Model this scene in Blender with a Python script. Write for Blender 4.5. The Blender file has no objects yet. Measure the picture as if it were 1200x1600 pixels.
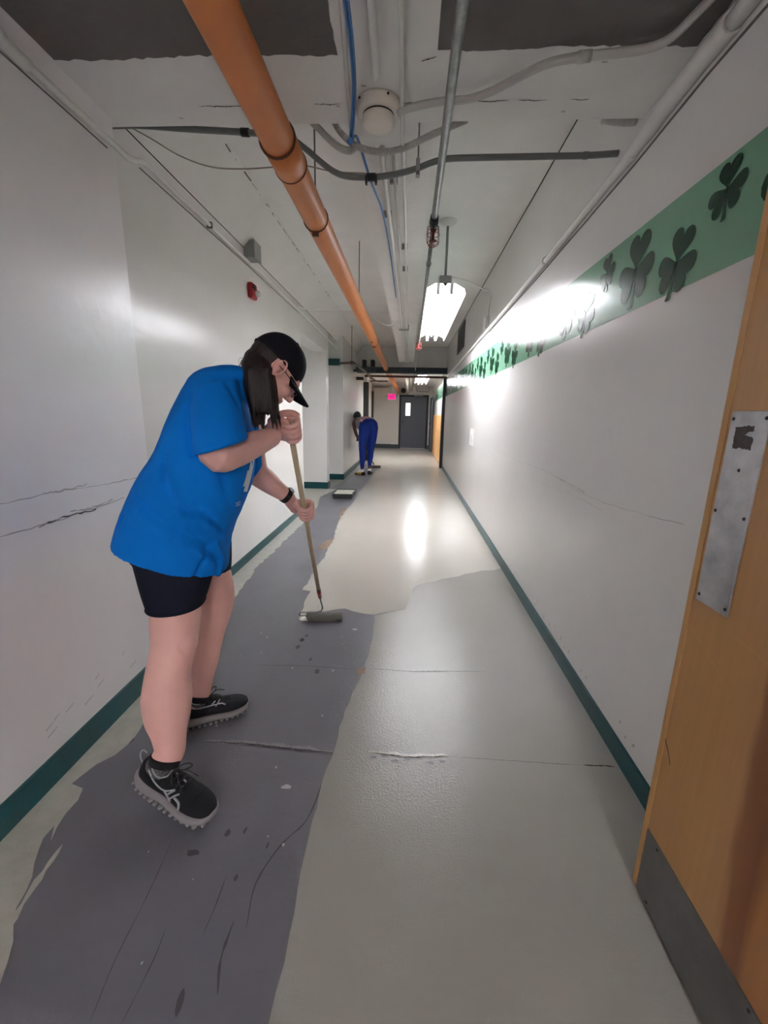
import bpy, bmesh, math, random
from mathutils import Vector, Matrix, noise
from mathutils.geometry import tessellate_polygon
from mathutils.bvhtree import BVHTree

scn = bpy.context.scene
COL = scn.collection
PI = math.pi
# ------------------------------------------------------------------ camera
CAM_H = 1.32
F_PX = 660.0
def _axes():
    vp = (640, 648)
    Y = Vector(((vp[0]-600)/F_PX, (vp[1]-800)/F_PX, 1)).normalized()
    X = Vector((1, .02, 0)); X = (X - Y*X.dot(Y)).normalized()
    Z = X.cross(Y)
    if Z.y > 0: Z = -Z
    return X, Y, Z
AX, AY, AZ = _axes()          # world axes seen in camera axes (x right, y down, z forward)
cam_d = bpy.data.cameras.new('camera'); cam = bpy.data.objects.new('camera', cam_d); COL.objects.link(cam)
cam_d.sensor_fit = 'VERTICAL'; cam_d.sensor_height = 36.0; cam_d.sensor_width = 27.0
cam_d.lens = F_PX/1600*36; cam_d.clip_start = .02; cam_d.clip_end = 100
cr = Vector((AX.x, AY.x, AZ.x)); cd = Vector((AX.y, AY.y, AZ.y)); cf = Vector((AX.z, AY.z, AZ.z))
cam.matrix_world = Matrix(((cr.x, -cd.x, -cf.x, 0), (cr.y, -cd.y, -cf.y, 0), (cr.z, -cd.z, -cf.z, CAM_H), (0, 0, 0, 1)))
scn.camera = cam
ORG = Vector((0, 0, CAM_H))
def ray(px, py):
    d = Vector(((px-600)/F_PX, (py-800)/F_PX, 1))
    return Vector((AX.dot(d), AY.dot(d), AZ.dot(d)))
def P(px, py, D):
    """measured point: the photograph's sight line met with the plane at distance D down the corridor"""
    d = ray(px, py); return ORG + d*(D/d.y)
# ------------------------------------------------------------------ world, exposure
w = bpy.data.worlds.new('world'); scn.world = w; w.use_nodes = True
w.node_tree.nodes['Background'].inputs[0].default_value = (.6, .6, .62, 1)
w.node_tree.nodes['Background'].inputs[1].default_value = .05
scn.view_settings.view_transform = 'Standard'; scn.view_settings.look = 'None'
scn.view_settings.exposure = 2.65; scn.view_settings.gamma = 1.0; scn.view_settings.use_curve_mapping = False
try:
    scn.cycles.use_denoising = True; scn.cycles.max_bounces = 10; scn.cycles.diffuse_bounces = 6
    scn.cycles.sample_clamp_indirect = 6.0
except Exception: pass
TUBE_STRENGTH = 10.5          # the corridor's fluorescent tubes
REAR_STRENGTH = 17.0          # unseen fixture added behind the camera as fill for the near end

# ------------------------------------------------------------------ helpers
def lin(c):
    return tuple((v/255/12.92 if v/255 <= .04045 else ((v/255+.055)/1.055)**2.4) for v in c)
def mat(name, rgb, rough=.5, metal=0., var=0., vscale=3., bump=0., bscale=40., spec=.5, stretch=None, rgb2=None, coat=0.):
    m = bpy.data.materials.new(name); m.use_nodes = True
    nt = m.node_tree; b = nt.nodes['Principled BSDF']; L = nt.links
    c = lin(rgb); b.inputs['Base Color'].default_value = (*c, 1)
    b.inputs['Roughness'].default_value = rough; b.inputs['Metallic'].default_value = metal
    b.inputs['Specular IOR Level'].default_value = spec; b.inputs['Coat Weight'].default_value = coat
    tc = nt.nodes.new('ShaderNodeNewGeometry'); mp = nt.nodes.new('ShaderNodeMapping')
    L.new(tc.outputs['Position'], mp.inputs['Vector'])
    if stretch: mp.inputs['Scale'].default_value = stretch
    if var or rgb2:
        n = nt.nodes.new('ShaderNodeTexNoise'); n.inputs['Scale'].default_value = vscale; n.inputs['Detail'].default_value = 6; n.inputs['Roughness'].default_value = .6
        L.new(mp.outputs[0], n.inputs['Vector'])
        r = nt.nodes.new('ShaderNodeValToRGB')
        lo = lin(rgb2) if rgb2 else tuple(v*(1-var) for v in c); hi = c if rgb2 else tuple(min(1, v*(1+var)) for v in c)
        r.color_ramp.elements[0].position = .3; r.color_ramp.elements[1].position = .7
        r.color_ramp.elements[0].color = (*lo, 1); r.color_ramp.elements[1].color = (*hi, 1)
        L.new(n.outputs['Fac'], r.inputs[0]); L.new(r.outputs[0], b.inputs['Base Color'])
    if bump:
        n2 = nt.nodes.new('ShaderNodeTexNoise'); n2.inputs['Scale'].default_value = bscale; n2.inputs['Detail'].default_value = 4
        L.new(mp.outputs[0], n2.inputs['Vector'])
        bp = nt.nodes.new('ShaderNodeBump'); bp.inputs['Strength'].default_value = bump; bp.inputs['Distance'].default_value = .01
        L.new(n2.outputs['Fac'], bp.inputs['Height']); L.new(bp.outputs[0], b.inputs['Normal'])
    return m
def emit(name, rgb, s):
    m = bpy.data.materials.new(name); m.use_nodes = True
    b = m.node_tree.nodes['Principled BSDF']; b.inputs['Base Color'].default_value = (*lin(rgb), 1)
    b.inputs['Emission Color'].default_value = (*lin(rgb), 1); b.inputs['Emission Strength'].default_value = s
    return m
class MB:
    def __init__(s): s.v = []; s.f = []; s.sm = []
    def add(s, vs, fs, smooth=False):
        o = len(s.v); s.v += [tuple(v) for v in vs]; s.f += [tuple(i+o for i in f) for f in fs]; s.sm += [smooth]*len(fs); return s
    def box(s, a, b):
        x0, y0, z0 = a; x1, y1, z1 = b
        return s.add([(x0,y0,z0),(x1,y0,z0),(x1,y1,z0),(x0,y1,z0),(x0,y0,z1),(x1,y0,z1),(x1,y1,z1),(x0,y1,z1)],
              [(0,3,2,1),(4,5,6,7),(0,1,5,4),(1,2,6,5),(2,3,7,6),(3,0,4,7)])
    def poly(s, pts):
        t = tessellate_polygon([[Vector(p) for p in pts]])
        return s.add(pts, t)
    def tube(s, pts, r, n=10, cap=True, smooth=True):
        pts = [Vector(p) for p in pts]; k = len(pts)
        rs = r if isinstance(r, (list, tuple)) else [r]*k
        t0 = (pts[1]-pts[0]).normalized()
        u = t0.cross(Vector((0,0,1)))
        if u.length < .05: u = t0.cross(Vector((1,0,0)))
        u.normalize(); vs = []; 
        for i, p in enumerate(pts):
            t = (pts[min(i+1,k-1)]-pts[max(i-1,0)]).normalized()
            u = (u - t*u.dot(t)).normalized(); v = t.cross(u)
            for j in range(n):
                a = 2*PI*j/n; vs.append(p + (u*math.cos(a)+v*math.sin(a))*rs[i])
        fs = [(i*n+j, i*n+(j+1)%n, (i+1)*n+(j+1)%n, (i+1)*n+j) for i in range(k-1) for j in range(n)]
        s.add(vs, fs, smooth)
        if cap:
            o = len(s.v)-len(vs)
            s.f.append(tuple(o+j for j in reversed(range(n)))); s.f.append(tuple(o+(k-1)*n+j for j in range(n))); s.sm += [False, False]
        return s
    def lathe(s, c, prof, axis=(0,0,1), n=24, smooth=True):
        """prof: list of (radius, height along axis)"""
        a = Vector(axis).normalized(); u = a.cross(Vector((0,1,0)))
        if u.length < .1: u = a.cross(Vector((1,0,0)))
        u.normalize(); v = a.cross(u); c = Vector(c); vs = []
        for r, h in prof:
            for j in range(n):
                t = 2*PI*j/n; vs.append(c + a*h + (u*math.cos(t)+v*math.sin(t))*max(r, 1e-5))
        k = len(prof)
        s.add(vs, [(i*n+j, i*n+(j+1)%n, (i+1)*n+(j+1)%n, (i+1)*n+j) for i in range(k-1) for j in range(n)], smooth)
        return s
    def loft(s, rings, smooth=True):
        """closed loft of equal-length rings with fan caps"""
        n = len(rings[0]); vs = [p for r in rings for p in r]; k = len(rings)
        fs = [(i*n+j, i*n+(j+1)%n, (i+1)*n+(j+1)%n, (i+1)*n+j) for i in range(k-1) for j in range(n)]
        fs += [tuple(reversed(range(n))), tuple((k-1)*n+j for j in range(n))]
        return s.add(vs, fs, smooth)
    def ell(s, c, ux, uy, uz, n=16, m=10):
        c = Vector(c); ux, uy, uz = Vector(ux), Vector(uy), Vector(uz); vs = []
        for i in range(1, m):
            t = PI*i/m
            for j in range(n):
                a = 2*PI*j/n; vs.append(c + ux*math.sin(t)*math.cos(a) + uy*math.sin(t)*math.sin(a) + uz*math.cos(t))
        top = len(vs); vs += [c+uz, c-uz]; fs = []
        for i in range(m-2):
            for j in range(n): fs.append((i*n+j, (i+1)*n+j, (i+1)*n+(j+1)%n, i*n+(j+1)%n))
        for j in range(n):
            fs.append((top, j, (j+1)%n)); fs.append((top+1, (m-2)*n+(j+1)%n, (m-2)*n+j))
        return s.add(vs, fs, True)
    def mesh(s, name, m=None):
        me = bpy.data.meshes.new(name); me.from_pydata(s.v, [], s.f); me.validate()
        bm = bmesh.new(); bm.from_mesh(me); bmesh.ops.recalc_face_normals(bm, faces=bm.faces); bm.to_mesh(me); bm.free()
        if len(me.polygons) == len(s.sm): me.polygons.foreach_set('use_smooth', s.sm)
        if m: me.materials.append(m)
        return me
    def build(s, name, m, parent=None, bevel=0):
        o = bpy.data.objects.new(name, s.mesh(name, m)); COL.objects.link(o)
        if parent: o.parent = parent
        if bevel:
            b = o.modifiers.new('bevel', 'BEVEL'); b.width = bevel; b.segments = 2; b.limit_method = 'ANGLE'
        return o
def attach(o, parent):
    o.parent = parent; o.matrix_parent_inverse = parent.matrix_world.inverted(); return o
def smoothpath(pts, n=6):
    """Hermite curve through the points, tangents kept within the shorter neighbouring span"""
    pts = [Vector(p) for p in pts]; out = []; k = len(pts); tg = []
    for i in range(k):
        a = pts[i]-pts[max(i-1,0)]; b = pts[min(i+1,k-1)]-pts[i]; t = a+b
        m = min(a.length if i else b.length, b.length if i < k-1 else a.length)
        tg.append((t.normalized() if t.length > 1e-9 else t, m))
    for i in range(k-1):
        L_ = (pts[i+1]-pts[i]).length; m0 = tg[i][0]*min(L_, tg[i][1]*1.6); m1 = tg[i+1][0]*min(L_, tg[i+1][1]*1.6)
        for q in range(n):
            t = q/n; t2 = t*t; t3 = t2*t
            out.append(pts[i]*(2*t3-3*t2+1) + m0*(t3-2*t2+t) + pts[i+1]*(3*t2-2*t3) + m1*(t3-t2))
    out.append(pts[-1]); return out
def tag(o, label, cat, group=None):
    o['label'] = label; o['category'] = cat
    if group: o['group'] = group
    return o
def empty(name, label, cat, group=None):
    o = bpy.data.objects.new(name, None); COL.objects.link(o); o.empty_display_size = .05
    return tag(o, label, cat, group)
def struct(o): o['kind'] = 'structure'; return o
def text_mb(s, size):
    cu = bpy.data.curves.new('lettering', 'FONT'); cu.body = s; cu.size = size; cu.align_x = 'CENTER'; cu.align_y = 'CENTER'; cu.resolution_u = 3
    o = bpy.data.objects.new('lettering', cu); COL.objects.link(o)
    dg = bpy.context.evaluated_depsgraph_get(); me = bpy.data.meshes.new_from_object(o.evaluated_get(dg))
    vs = [v.co.copy() for v in me.vertices]; fs = [tuple(p.vertices) for p in me.polygons]
    bpy.data.objects.remove(o); bpy.data.curves.remove(cu); bpy.data.meshes.remove(me)
    return vs, fs
def remesh(mb, voxel, smooth=4, name='tmp'):
    """one continuous skin over everything in mb"""
    o = bpy.data.objects.new(name, mb.mesh(name)); COL.objects.link(o)
    r = o.modifiers.new('r', 'REMESH'); r.mode = 'VOXEL'; r.voxel_size = voxel; r.use_smooth_shade = True
    if smooth:
        sm = o.modifiers.new('s', 'SMOOTH'); sm.iterations = smooth; sm.factor = .5
    dg = bpy.context.evaluated_depsgraph_get(); dg.update()
    me = bpy.data.meshes.new_from_object(o.evaluated_get(dg)); bpy.data.objects.remove(o)
    me.polygons.foreach_set('use_smooth', [True]*len(me.polygons)); me.update(); return me
def obj(name, me, m, parent=None):
    me.materials.clear(); me.materials.append(m); me.name = name
    o = bpy.data.objects.new(name, me); COL.objects.link(o)
    if parent: o.parent = parent
    return o
def ragged(pts, amp, step, seed=0):
    rnd = random.Random(seed); out = []
    for a, b in zip(pts[:-1], pts[1:]):
        a = Vector(a); b = Vector(b); L = (b-a).length; n = max(1, int(L/step)); d = (b-a).normalized() if L else Vector((1,0)); q = Vector((-d.y, d.x))
        for i in range(n): out.append(tuple(a + (b-a)*(i/n) + (q*rnd.uniform(-amp, amp) if i else Vector((0,0)))))
    out.append(tuple(pts[-1])); return out

# ------------------------------------------------------------------ materials
M_wall = mat('white_gloss_wall_paint', (229,227,225), .23, var=.03, vscale=1.3, bump=.08, bscale=18, spec=.42)
M_pier = mat('white_gloss_pier_paint', (232,229,230), .30, var=.03, vscale=1.6, bump=.10, bscale=22, spec=1.0)
M_wall2 = mat('white_satin_wall_paint', (222,218,212), .42, var=.03, vscale=1.1, bump=.05, bscale=30)
M_ceil = mat('white_ceiling_paint', (224,222,219), .6, var=.05, vscale=2.2, bump=.25, bscale=22)
M_bare = mat('unpainted_grey_slab', (104,98,95), .8, var=.10, vscale=5, bump=.3, bscale=30)
M_teal = mat('dark_teal_gloss_paint', (8,72,78), .3, var=.10, vscale=9, bump=.1, bscale=60)
M_far_base = mat('grey_rubber_baseboard', (58,68,74), .45)
M_old = mat('worn_dark_grey_floor_paint', (108,107,114), .36, var=.10, vscale=2.1, bump=.12, bscale=60)
M_new = mat('pale_grey_floor_paint', (156,153,147), .22, var=.04, vscale=1.5, bump=.16, bscale=150)
M_wet = mat('fresh_cream_grey_floor_paint', (188,183,174), .21, var=.03, vscale=1.0, bump=.13, bscale=42)
M_cut = mat('brushed_pale_floor_paint', (178,176,165), .35, var=.12, vscale=14, bump=.2, bscale=60)
M_brown = mat('bare_brown_concrete', (140,118,103), .8, var=.2, vscale=30)
M_crack = mat('dark_crack', (70,60,54), .9)
M_ridge = mat('raised_joint_filler', (128,127,131), .5, var=.1, vscale=30, bump=.4, bscale=90)
M_scuff = mat('dark_scuff', (72,71,74), .6)
M_wscuff = mat('grey_wall_scuff', (172,168,166), .4)
M_smudge = mat('faint_wall_smudge', (196,192,188), .4)
M_speck = mat('pale_paint_speck', (178,178,180), .4)
M_stripe = mat('mint_green_gloss_paint', (126,174,146), .19, var=.04, vscale=6, bump=.05, bscale=18, spec=.4)
M_sham = mat('dark_green_gloss_paint', (14,66,44), .19, bump=.05, bscale=18, spec=.35)
M_orange = mat('orange_pipe_paint', (205,120,58), .5, var=.06, vscale=4, bump=.05, bscale=20)
M_rust = mat('rusty_steel', (98,62,44), .8, var=.25, vscale=40)
M_galv = mat('galvanised_steel', (158,160,158), .42, metal=.75, rgb2=(118,120,120), vscale=30)
M_grey = mat('grey_conduit_plastic', (112,114,113), .5)
M_white = mat('white_painted_metal', (215,213,209), .45, bump=.1, bscale=50)
M_pvc = mat('pale_grey_conduit', (186,183,179), .5)
M_det = mat('cream_plastic', (222,214,202), .45)
M_black = mat('black_plastic', (22,22,24), .45)
M_blue = mat('blue_cable_jacket', (52,112,172), .45)
M_wire = mat('beige_wire', (150,142,128), .6)
M_red = mat('red_enamel', (170,28,34), .35)
M_redcage = mat('red_wire_guard', (150,50,50), .45)
M_clear = mat('clear_strobe_lens', (222,222,220), .15)
M_box = mat('grey_steel_box', (150,150,148), .45, metal=.2)
M_refl = mat('white_enamel_reflector', (238,238,236), .35)
M_tube = emit('lit_fluorescent_tube', (246,247,253), TUBE_STRENGTH)
M_tube2 = emit('rear_fill_tube', (250,246,250), REAR_STRENGTH)
M_steel = mat('dark_slate_steel_beam', (52,66,74), .5, var=.1, vscale=8)
M_redpipe = mat('brown_red_pipe', (92,52,46), .55)
M_brownpipe = mat('grey_brown_pipe', (92,84,80), .6)
M_jamb = mat('black_door_frame_paint', (22,20,22), .5)
M_door = mat('slate_grey_door_paint', (84,88,98), .4)
M_glass = emit('daylit_wired_glass', (235,236,236), .22)
M_lever = mat('satin_chrome', (190,190,190), .25, metal=.9)
M_ply = mat('orange_plywood', (224,172,112), .5, var=.08, vscale=3, stretch=(1,8,.6))
M_skin = mat('fair_pink_skin', (232,178,168), .5, var=.06, vscale=9, bump=.05, bscale=120)
M_shirt = mat('bright_blue_jersey', (3,118,212), .85, bump=.06, bscale=260, spec=.15)
M_shorts = mat('dark_navy_denim', (24,27,42), .85, var=.15, vscale=120, bump=.1, bscale=300, spec=.2)
M_hair = mat('dark_brown_hair', (36,23,20), .5, var=.35, vscale=30, stretch=(3,3,.25), bump=.5, bscale=60)
M_cap = mat('black_navy_cotton', (17,17,26), .8, bump=.1, bscale=300, spec=.2)
M_shoe = mat('black_shoe_mesh', (24,24,29), .7, bump=.2, bscale=350, spec=.3)
M_sole = mat('grey_foam_sole', (138,132,135), .65, bump=.1, bscale=60)
M_trim = mat('silver_grey_overlay', (172,172,176), .5)
M_sock = mat('black_grey_flecked_knit', (30,30,33), .9, rgb2=(120,120,122), vscale=190)
M_sockband = mat('black_knit_cuff', (18,18,20), .9)
M_tread = mat('pale_rubber_lug', (160,155,155), .6)
M_print = mat('white_shirt_print', (214,220,226), .7)
M_pole = mat('pale_wooden_pole', (196,178,146), .5, var=.1, vscale=12, stretch=(6,6,.6))
M_ferrule = mat('red_plastic_grip', (168,52,40), .4)
M_nap = mat('grey_wet_roller_nap', (128,127,120), .55, var=.12, vscale=60, bump=.6, bscale=220)
M_plate = mat('worn_brushed_aluminium', (188,186,188), .32, metal=.65, rgb2=(150,148,152), vscale=14)
M_kick = mat('dull_steel_kick_plate', (120,118,118), .38, metal=.6, var=.15, vscale=9)
M_resid = mat('dark_label_residue', (78,68,66), .8, var=.2, vscale=60)
M_pants = mat('royal_blue_leggings', (28,52,136), .8, spec=.2)
M_skin2 = mat('brown_skin', (104,68,58), .5)
M_grayshirt = mat('heather_grey_jersey', (158,152,150), .85)
M_band = mat('maroon_pink_print_band', (120,52,62), .8, rgb2=(214,170,176), vscale=26)
M_yellow = mat('yellow_shoe_fabric', (206,160,50), .6)
M_whitefab = mat('white_cotton', (226,224,222), .8)
M_tray_paint = mat('pale_paint_pool', (205,204,190), .2)
M_tray = mat('dark_grey_tray_plastic', (72,72,72), .5)
M_vent = mat('dark_grey_grille', (84,82,82), .6)
M_skirt_gold = mat('warm_wood_edge', (196,148,92), .6)
def wood_mat():
    m = bpy.data.materials.new('honey_birch_veneer'); m.use_nodes = True; nt = m.node_tree; L = nt.links; b = nt.nodes['Principled BSDF']
    g = nt.nodes.new('ShaderNodeNewGeometry'); mp = nt.nodes.new('ShaderNodeMapping'); L.new(g.outputs['Position'], mp.inputs['Vector'])
    mp.inputs['Scale'].default_value = (1, 2.6, .32)
    n = nt.nodes.new('ShaderNodeTexNoise'); n.inputs['Scale'].default_value = 2.3; n.inputs['Detail'].default_value = 3; n.inputs['Distortion'].default_value = .6; L.new(mp.outputs[0], n.inputs['Vector'])
    wv = nt.nodes.new('ShaderNodeTexNoise'); wv.inputs['Scale'].default_value = 24; wv.inputs['Detail'].default_value = 5
    mp2 = nt.nodes.new('ShaderNodeMapping'); mp2.inputs['Scale'].default_value = (1, 3, .12); L.new(g.outputs['Position'], mp2.inputs['Vector']); L.new(mp2.outputs[0], wv.inputs['Vector'])
    # a broad dark heartwood band in the hinge half of the leaf
    sep = nt.nodes.new('ShaderNodeSeparateXYZ'); L.new(g.outputs['Position'], sep.inputs[0])
    a1 = nt.nodes.new('ShaderNodeMath'); a1.operation = 'MULTIPLY_ADD'; a1.inputs[1].default_value = .16; L.new(n.outputs['Fac'], a1.inputs[0]); L.new(sep.outputs['Y'], a1.inputs[2])
    zz = nt.nodes.new('ShaderNodeMath'); zz.operation = 'MULTIPLY_ADD'; zz.inputs[1].default_value = -.05; L.new(sep.outputs['Z'], zz.inputs[0]); L.new(a1.outputs[0], zz.inputs[2])
    r = nt.nodes.new('ShaderNodeValToRGB'); L.new(zz.outputs[0], r.inputs[0])
    cr_ = r.color_ramp; cr_.elements[0].position = .55; cr_.elements[0].color = (*lin((188,132,76)), 1); cr_.elements[1].position = .885; cr_.elements[1].color = (*lin((194,144,86)), 1)
    for pos, c in ((.62,(140,88,52)),(.67,(176,118,68)),(.71,(178,122,68)),(.74,(136,84,50)),(.785,(150,98,60)),(.80,(190,142,92))):
        e = cr_.elements.new(pos); e.color = (*lin(c), 1)
    mx = nt.nodes.new('ShaderNodeMix'); mx.data_type = 'RGBA'; mx.blend_type = 'MULTIPLY'; mx.inputs[0].default_value = .22
    L.new(r.outputs[0], mx.inputs[6]); L.new(wv.outputs['Fac'], mx.inputs[7]); L.new(mx.outputs[2], b.inputs['Base Color'])
    b.inputs['Roughness'].default_value = .34; return m
M_wood = wood_mat()

# ================================================================== SETTING
WR = .87; WLN = -1.24; WLF = -1.42; ZN = 2.46; ZF = 2.92; STEP = 1.95; BACK = -5.0; END = 17.1
# floor
mb = MB(); mb.box((-2.6, BACK-.1, -.12), (1.3, END+.3, 0)); floor = struct(mb.build('floor', M_old))
def film(name, pts, z, m, parent=floor):
    return MB().poly([(x, y, z) for x, y in pts]).build(name, m, parent)
edge = [(-.268,BACK),(-.268,.64),(-.277,1.225),(-.25,1.66),(-.2,2.0),(-.178,2.288),(-.193,2.611)]
edge_r = ragged(edge, .006, .05, 1)
film('pale_paint_coat', edge_r + [(WR-.004,2.611),(WR-.004,BACK)], .0012, M_new)
fresh = [(-.193,2.611),(-.404,2.686),(-.676,2.518),(-.707,2.748),(-.703,2.95),(-.776,2.967),(-.768,3.33),(-.771,4.149),(-.791,4.456),(-.836,5.182),(-.853,5.736),(-.80,6.35),(-.83,7.078),(-.792,8.2),(-.79,9.014),(-.80,10.0),(-.70,10.7)]
far_edge = [(-.70,10.7),(-1.0,11.2),(-1.2,12.0),(-1.3,13.0),(-1.3,END)]
right_edge = [(WR-.004,END),(WR-.004,3.62),(.596,3.479),(.308,3.302),(.10,3.15),(.02,2.72),(-.193,2.611)]
film('fresh_paint_coat', ragged(fresh, .018, .06, 2) + far_edge[1:] + ragged(right_edge, .02, .08, 3)[:-1], .0018, M_wet)
film('pale_paint_coat', [(-.193,2.605),(WR-.004,2.611),(WR-.004,3.62),(.596,3.479),(.308,3.302),(.10,3.15),(.0,2.72)], .0010, M_new)
# brush-cut strip along the left wall
cut = [(-.914,.66),(-1.018,.811),(-1.088,.96),(-1.106,1.041),(-1.075,.99),(-1.118,1.18),(-1.173,1.195),(-1.147,1.283),(-1.107,1.333),(-1.091,1.435),(-1.13,1.56),(-1.14,1.75),(-1.15,1.95)]
film('brushed_edge_strip', [(WLN+.002,.3),(-.98,.3)] + ragged(cut, .012, .04, 4) + [(WLN+.002,1.95)], .0010, M_cut)
cutf = [(-1.15,1.95),(-1.20,2.4),(-1.229,2.77),(-1.285,3.426),(-1.27,4.088),(-1.253,4.808),(-1.30,5.44),(-1.283,5.884),(-1.405,6.647),(-1.305,7.07),(-1.26,7.38)]
film('brushed_edge_strip', [(WLF+.002,1.95)] + ragged(cutf, .014, .06, 5) + [(-1.40,7.38),(-2.3,7.38),(-2.3,5.62),(WLF+.002,5.60)], .0010, M_cut)
film('brushed_edge_strip', [(-2.3,7.6),(-1.38,7.6)] + ragged([(-1.33,7.8),(-1.22,8.4),(-1.16,9.0),(-1.15,9.8),(-1.1,10.9),(-1.1,11.2)], .02, .1, 6) + [(-1.29,11.2),(-1.29,8.52),(-2.3,8.52)], .0010, M_wet)
for x0, dx in ((-1.36,.02),(-1.325,.012)):
    film('dried_brush_line', [(x0,2.4),(x0+dx,2.4),(x0+dx*1.2,4.9),(x0+.004,4.9)], .0016, M_speck)
def ribbon(name, pts, wdt, z, m, parent=floor, seed=0):
    rnd = random.Random(seed); a = []; b = []
    sp = smoothpath([(x, y, 0) for x, y in pts], 5); n = len(sp)
    for i, p in enumerate(sp):
        t = (sp[min(i+1,n-1)]-sp[max(i-1,0)]).normalized(); q = Vector((-t.y, t.x, 0)); ww = wdt*(.35+.65*rnd.random())*(1-abs(2*i/(n-1)-1)**4*.8)
        a.append((p+q*ww)); b.append((p-q*ww))
    return MB().add([(v.x, v.y, z) for v in a+b], [(i, i+1, n+i+1, n+i) for i in range(n-1)]).build(name, m, parent)
def blot(name, c, rx, ry, z, m, seed, parent=floor):
    rnd = random.Random(seed)
    return MB().poly([(c[0]+rx*math.cos(t*PI/6)*rnd.uniform(.55,1.1), c[1]+ry*math.sin(t*PI/6)*rnd.uniform(.55,1.1), z) for t in range(12)]).build(name, m, parent)
film('bare_patch', ragged([(-.889,3.984),(-.858,4.183),(-.785,4.381),(-.759,4.195),(-.789,3.935),(-.889,3.984)], .012, .04, 7)[:-1], .0024, M_brown)
film('bare_patch', ragged([(-.922,5.606),(-.902,5.941),(-.86,5.738),(-.85,5.183),(-.922,5.606)], .02, .08, 8)[:-1], .0024, M_brown)
film('bare_patch', [(-.237,1.976),(-.189,2.009),(-.189,1.946),(-.221,1.932)], .0024, M_brown)
for i, (pts, ww) in enumerate([
    ([(-.384,.812),(-.397,.92),(-.357,1.035),(-.297,1.125),(-.271,1.322)], .0035),
    ([(-.66,.614),(-.679,.725),(-.686,.866),(-.704,1.029)], .0018), ([(-.59,.619),(-.586,.731),(-.592,.797)], .0018),
    ([(-.401,.679),(-.422,.743),(-.423,.824)], .005), ([(-.49,.784),(-.487,.849),(-.49,.939)], .0022),
    ([(-.477,.637),(-.485,.685)], .008)]):
    ribbon('scuff_mark', pts, ww, .0008, M_scuff, seed=i)
ribbon('pale_drag_line', [(-.98,.68),(-1.016,.858),(-1.031,.984)], .012, .0012, M_cut, seed=9)
for i, (x, y, rx, ry) in enumerate([(-.541,1.058,.01,.016),(-.487,1.071,.006,.014),(-.596,2.249,.014,.03),(-.582,2.30,.012,.02),(-.60,2.17,.014,.025),(-.5,2.05,.01,.02),(-.44,1.945,.012,.03),(-.62,.99,.022,.012),(-.40,1.03,.005,.012),(-.46,.93,.006,.012),(-1.10,1.41,.02,.03)]):
    blot('paint_chip', (x, y), rx, ry, .0009, M_scuff if i != 2 else M_crack, 20+i)
rnd = random.Random(5)
for i in range(26):
    x = rnd.uniform(-1.0, -.32); y = rnd.uniform(.7, 2.4); s = rnd.uniform(.002, .006)
    blot('paint_speck', (x, y), s, s*1.4, .0026, M_speck, 60+i)
blot('paint_speck', (-.40,1.24), .022, .012, .0026, M_speck, 90); blot('paint_speck', (-.30,2.40), .02, .012, .0026, M_speck, 91)
# slab joints: ragged cracks right across the floor
def joint(pts, wd, seed, m=M_crack):
    ribbon('slab_joint_crack', ragged(pts, wd*.7, .02, seed), wd, .0030, m, seed=seed)
ribbon('slab_joint_ridge', ragged([(-.80,1.432),(-.62,1.437),(-.45,1.425),(-.26,1.417)], .006, .03, 30), .013, .0024, M_ridge, seed=30)
joint([(-.80,1.425),(-.62,1.43),(-.45,1.418),(-.26,1.41)], .0038, 31)
ribbon('slab_joint_ridge', ragged([(-.12,1.43),(.02,1.42),(.20,1.432)], .006, .03, 29), .012, .0026, M_wet, seed=29)
joint([(-.10,1.425),(.02,1.41),(.12,1.42),(.20,1.425)], .003, 32)
joint([(.22,1.427),(.5,1.425),(.72,1.425)], .0016, 33, M_scuff); joint([(.72,1.427),(.84,1.427)], .005, 34)
joint([(-.79,1.967),(-.5,1.985),(-.24,1.98)], .003, 35, M_scuff); joint([(-.17,1.99),(.05,1.985),(.2,2.0),(.45,2.02)], .003, 36, M_scuff)
joint([(-.2,7.2),(.3,7.15),(.8,7.2)], .012, 37, M_new)
for i in range(7):
    blot('joint_spall', (-.10+i*.045, 1.40+.012*math.sin(i*2.1)), .016, .008, .0028, M_old, 120+i)

# walls
mb = MB()
mb.box((WLF-.25, STEP, 0), (WLF, 5.68, 3.0))                        # plain run
mb.box((WLF-.25, 5.68, 2.32), (WLF, 7.40, 3.0))                     # over the recess
mb.box((-2.5, 5.68, 0), (-2.3, 8.6, 3.0))                           # back of the recesses
mb.box((-2.4, 5.6, 0), (WLF-.2, 5.68, 2.4))
mb.box((-2.4, 7.40, 0), (-1.43, 7.62, 3.0))                         # pier between the recesses
mb.box((-2.4, 8.50, 0), (-1.31, 12.3, 3.0))                         # corridor goes on
mb.box((-2.4, 12.3, 0), (-1.20, 12.5, 3.0)); mb.box((-2.4, 12.5, 0), (-1.42, END+.2, 3.0))
wall_left = struct(mb.build('wall_left', M_wall))
wall_pier = struct(MB().box((WLN-.6, BACK, 0), (WLN, STEP, 2.62)).build('wall_left', M_pier))   # pier nearest the camera
wall_right = struct(MB().box((WR, BACK, 0), (WR+.25, END+.2, 3.0)).build('wall_right', M_wall))
mb = MB(); mb.box((-2.5, END, 0), (-.42, END+.2, 3.0)); mb.box((.73, END, 0), (1.1, END+.2, 3.0)); mb.box((-.42, END, 2.07), (.73, END+.2, 3.0))
mb.box((-.72, END-.12, 0), (-.42, END, 2.6))
wall_back = struct(mb.build('wall_back', M_wall2))
struct(MB().box((-2.0, BACK-.2, 0), (1.1, BACK, 3.0)).build('wall_front', M_wall2))
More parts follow.
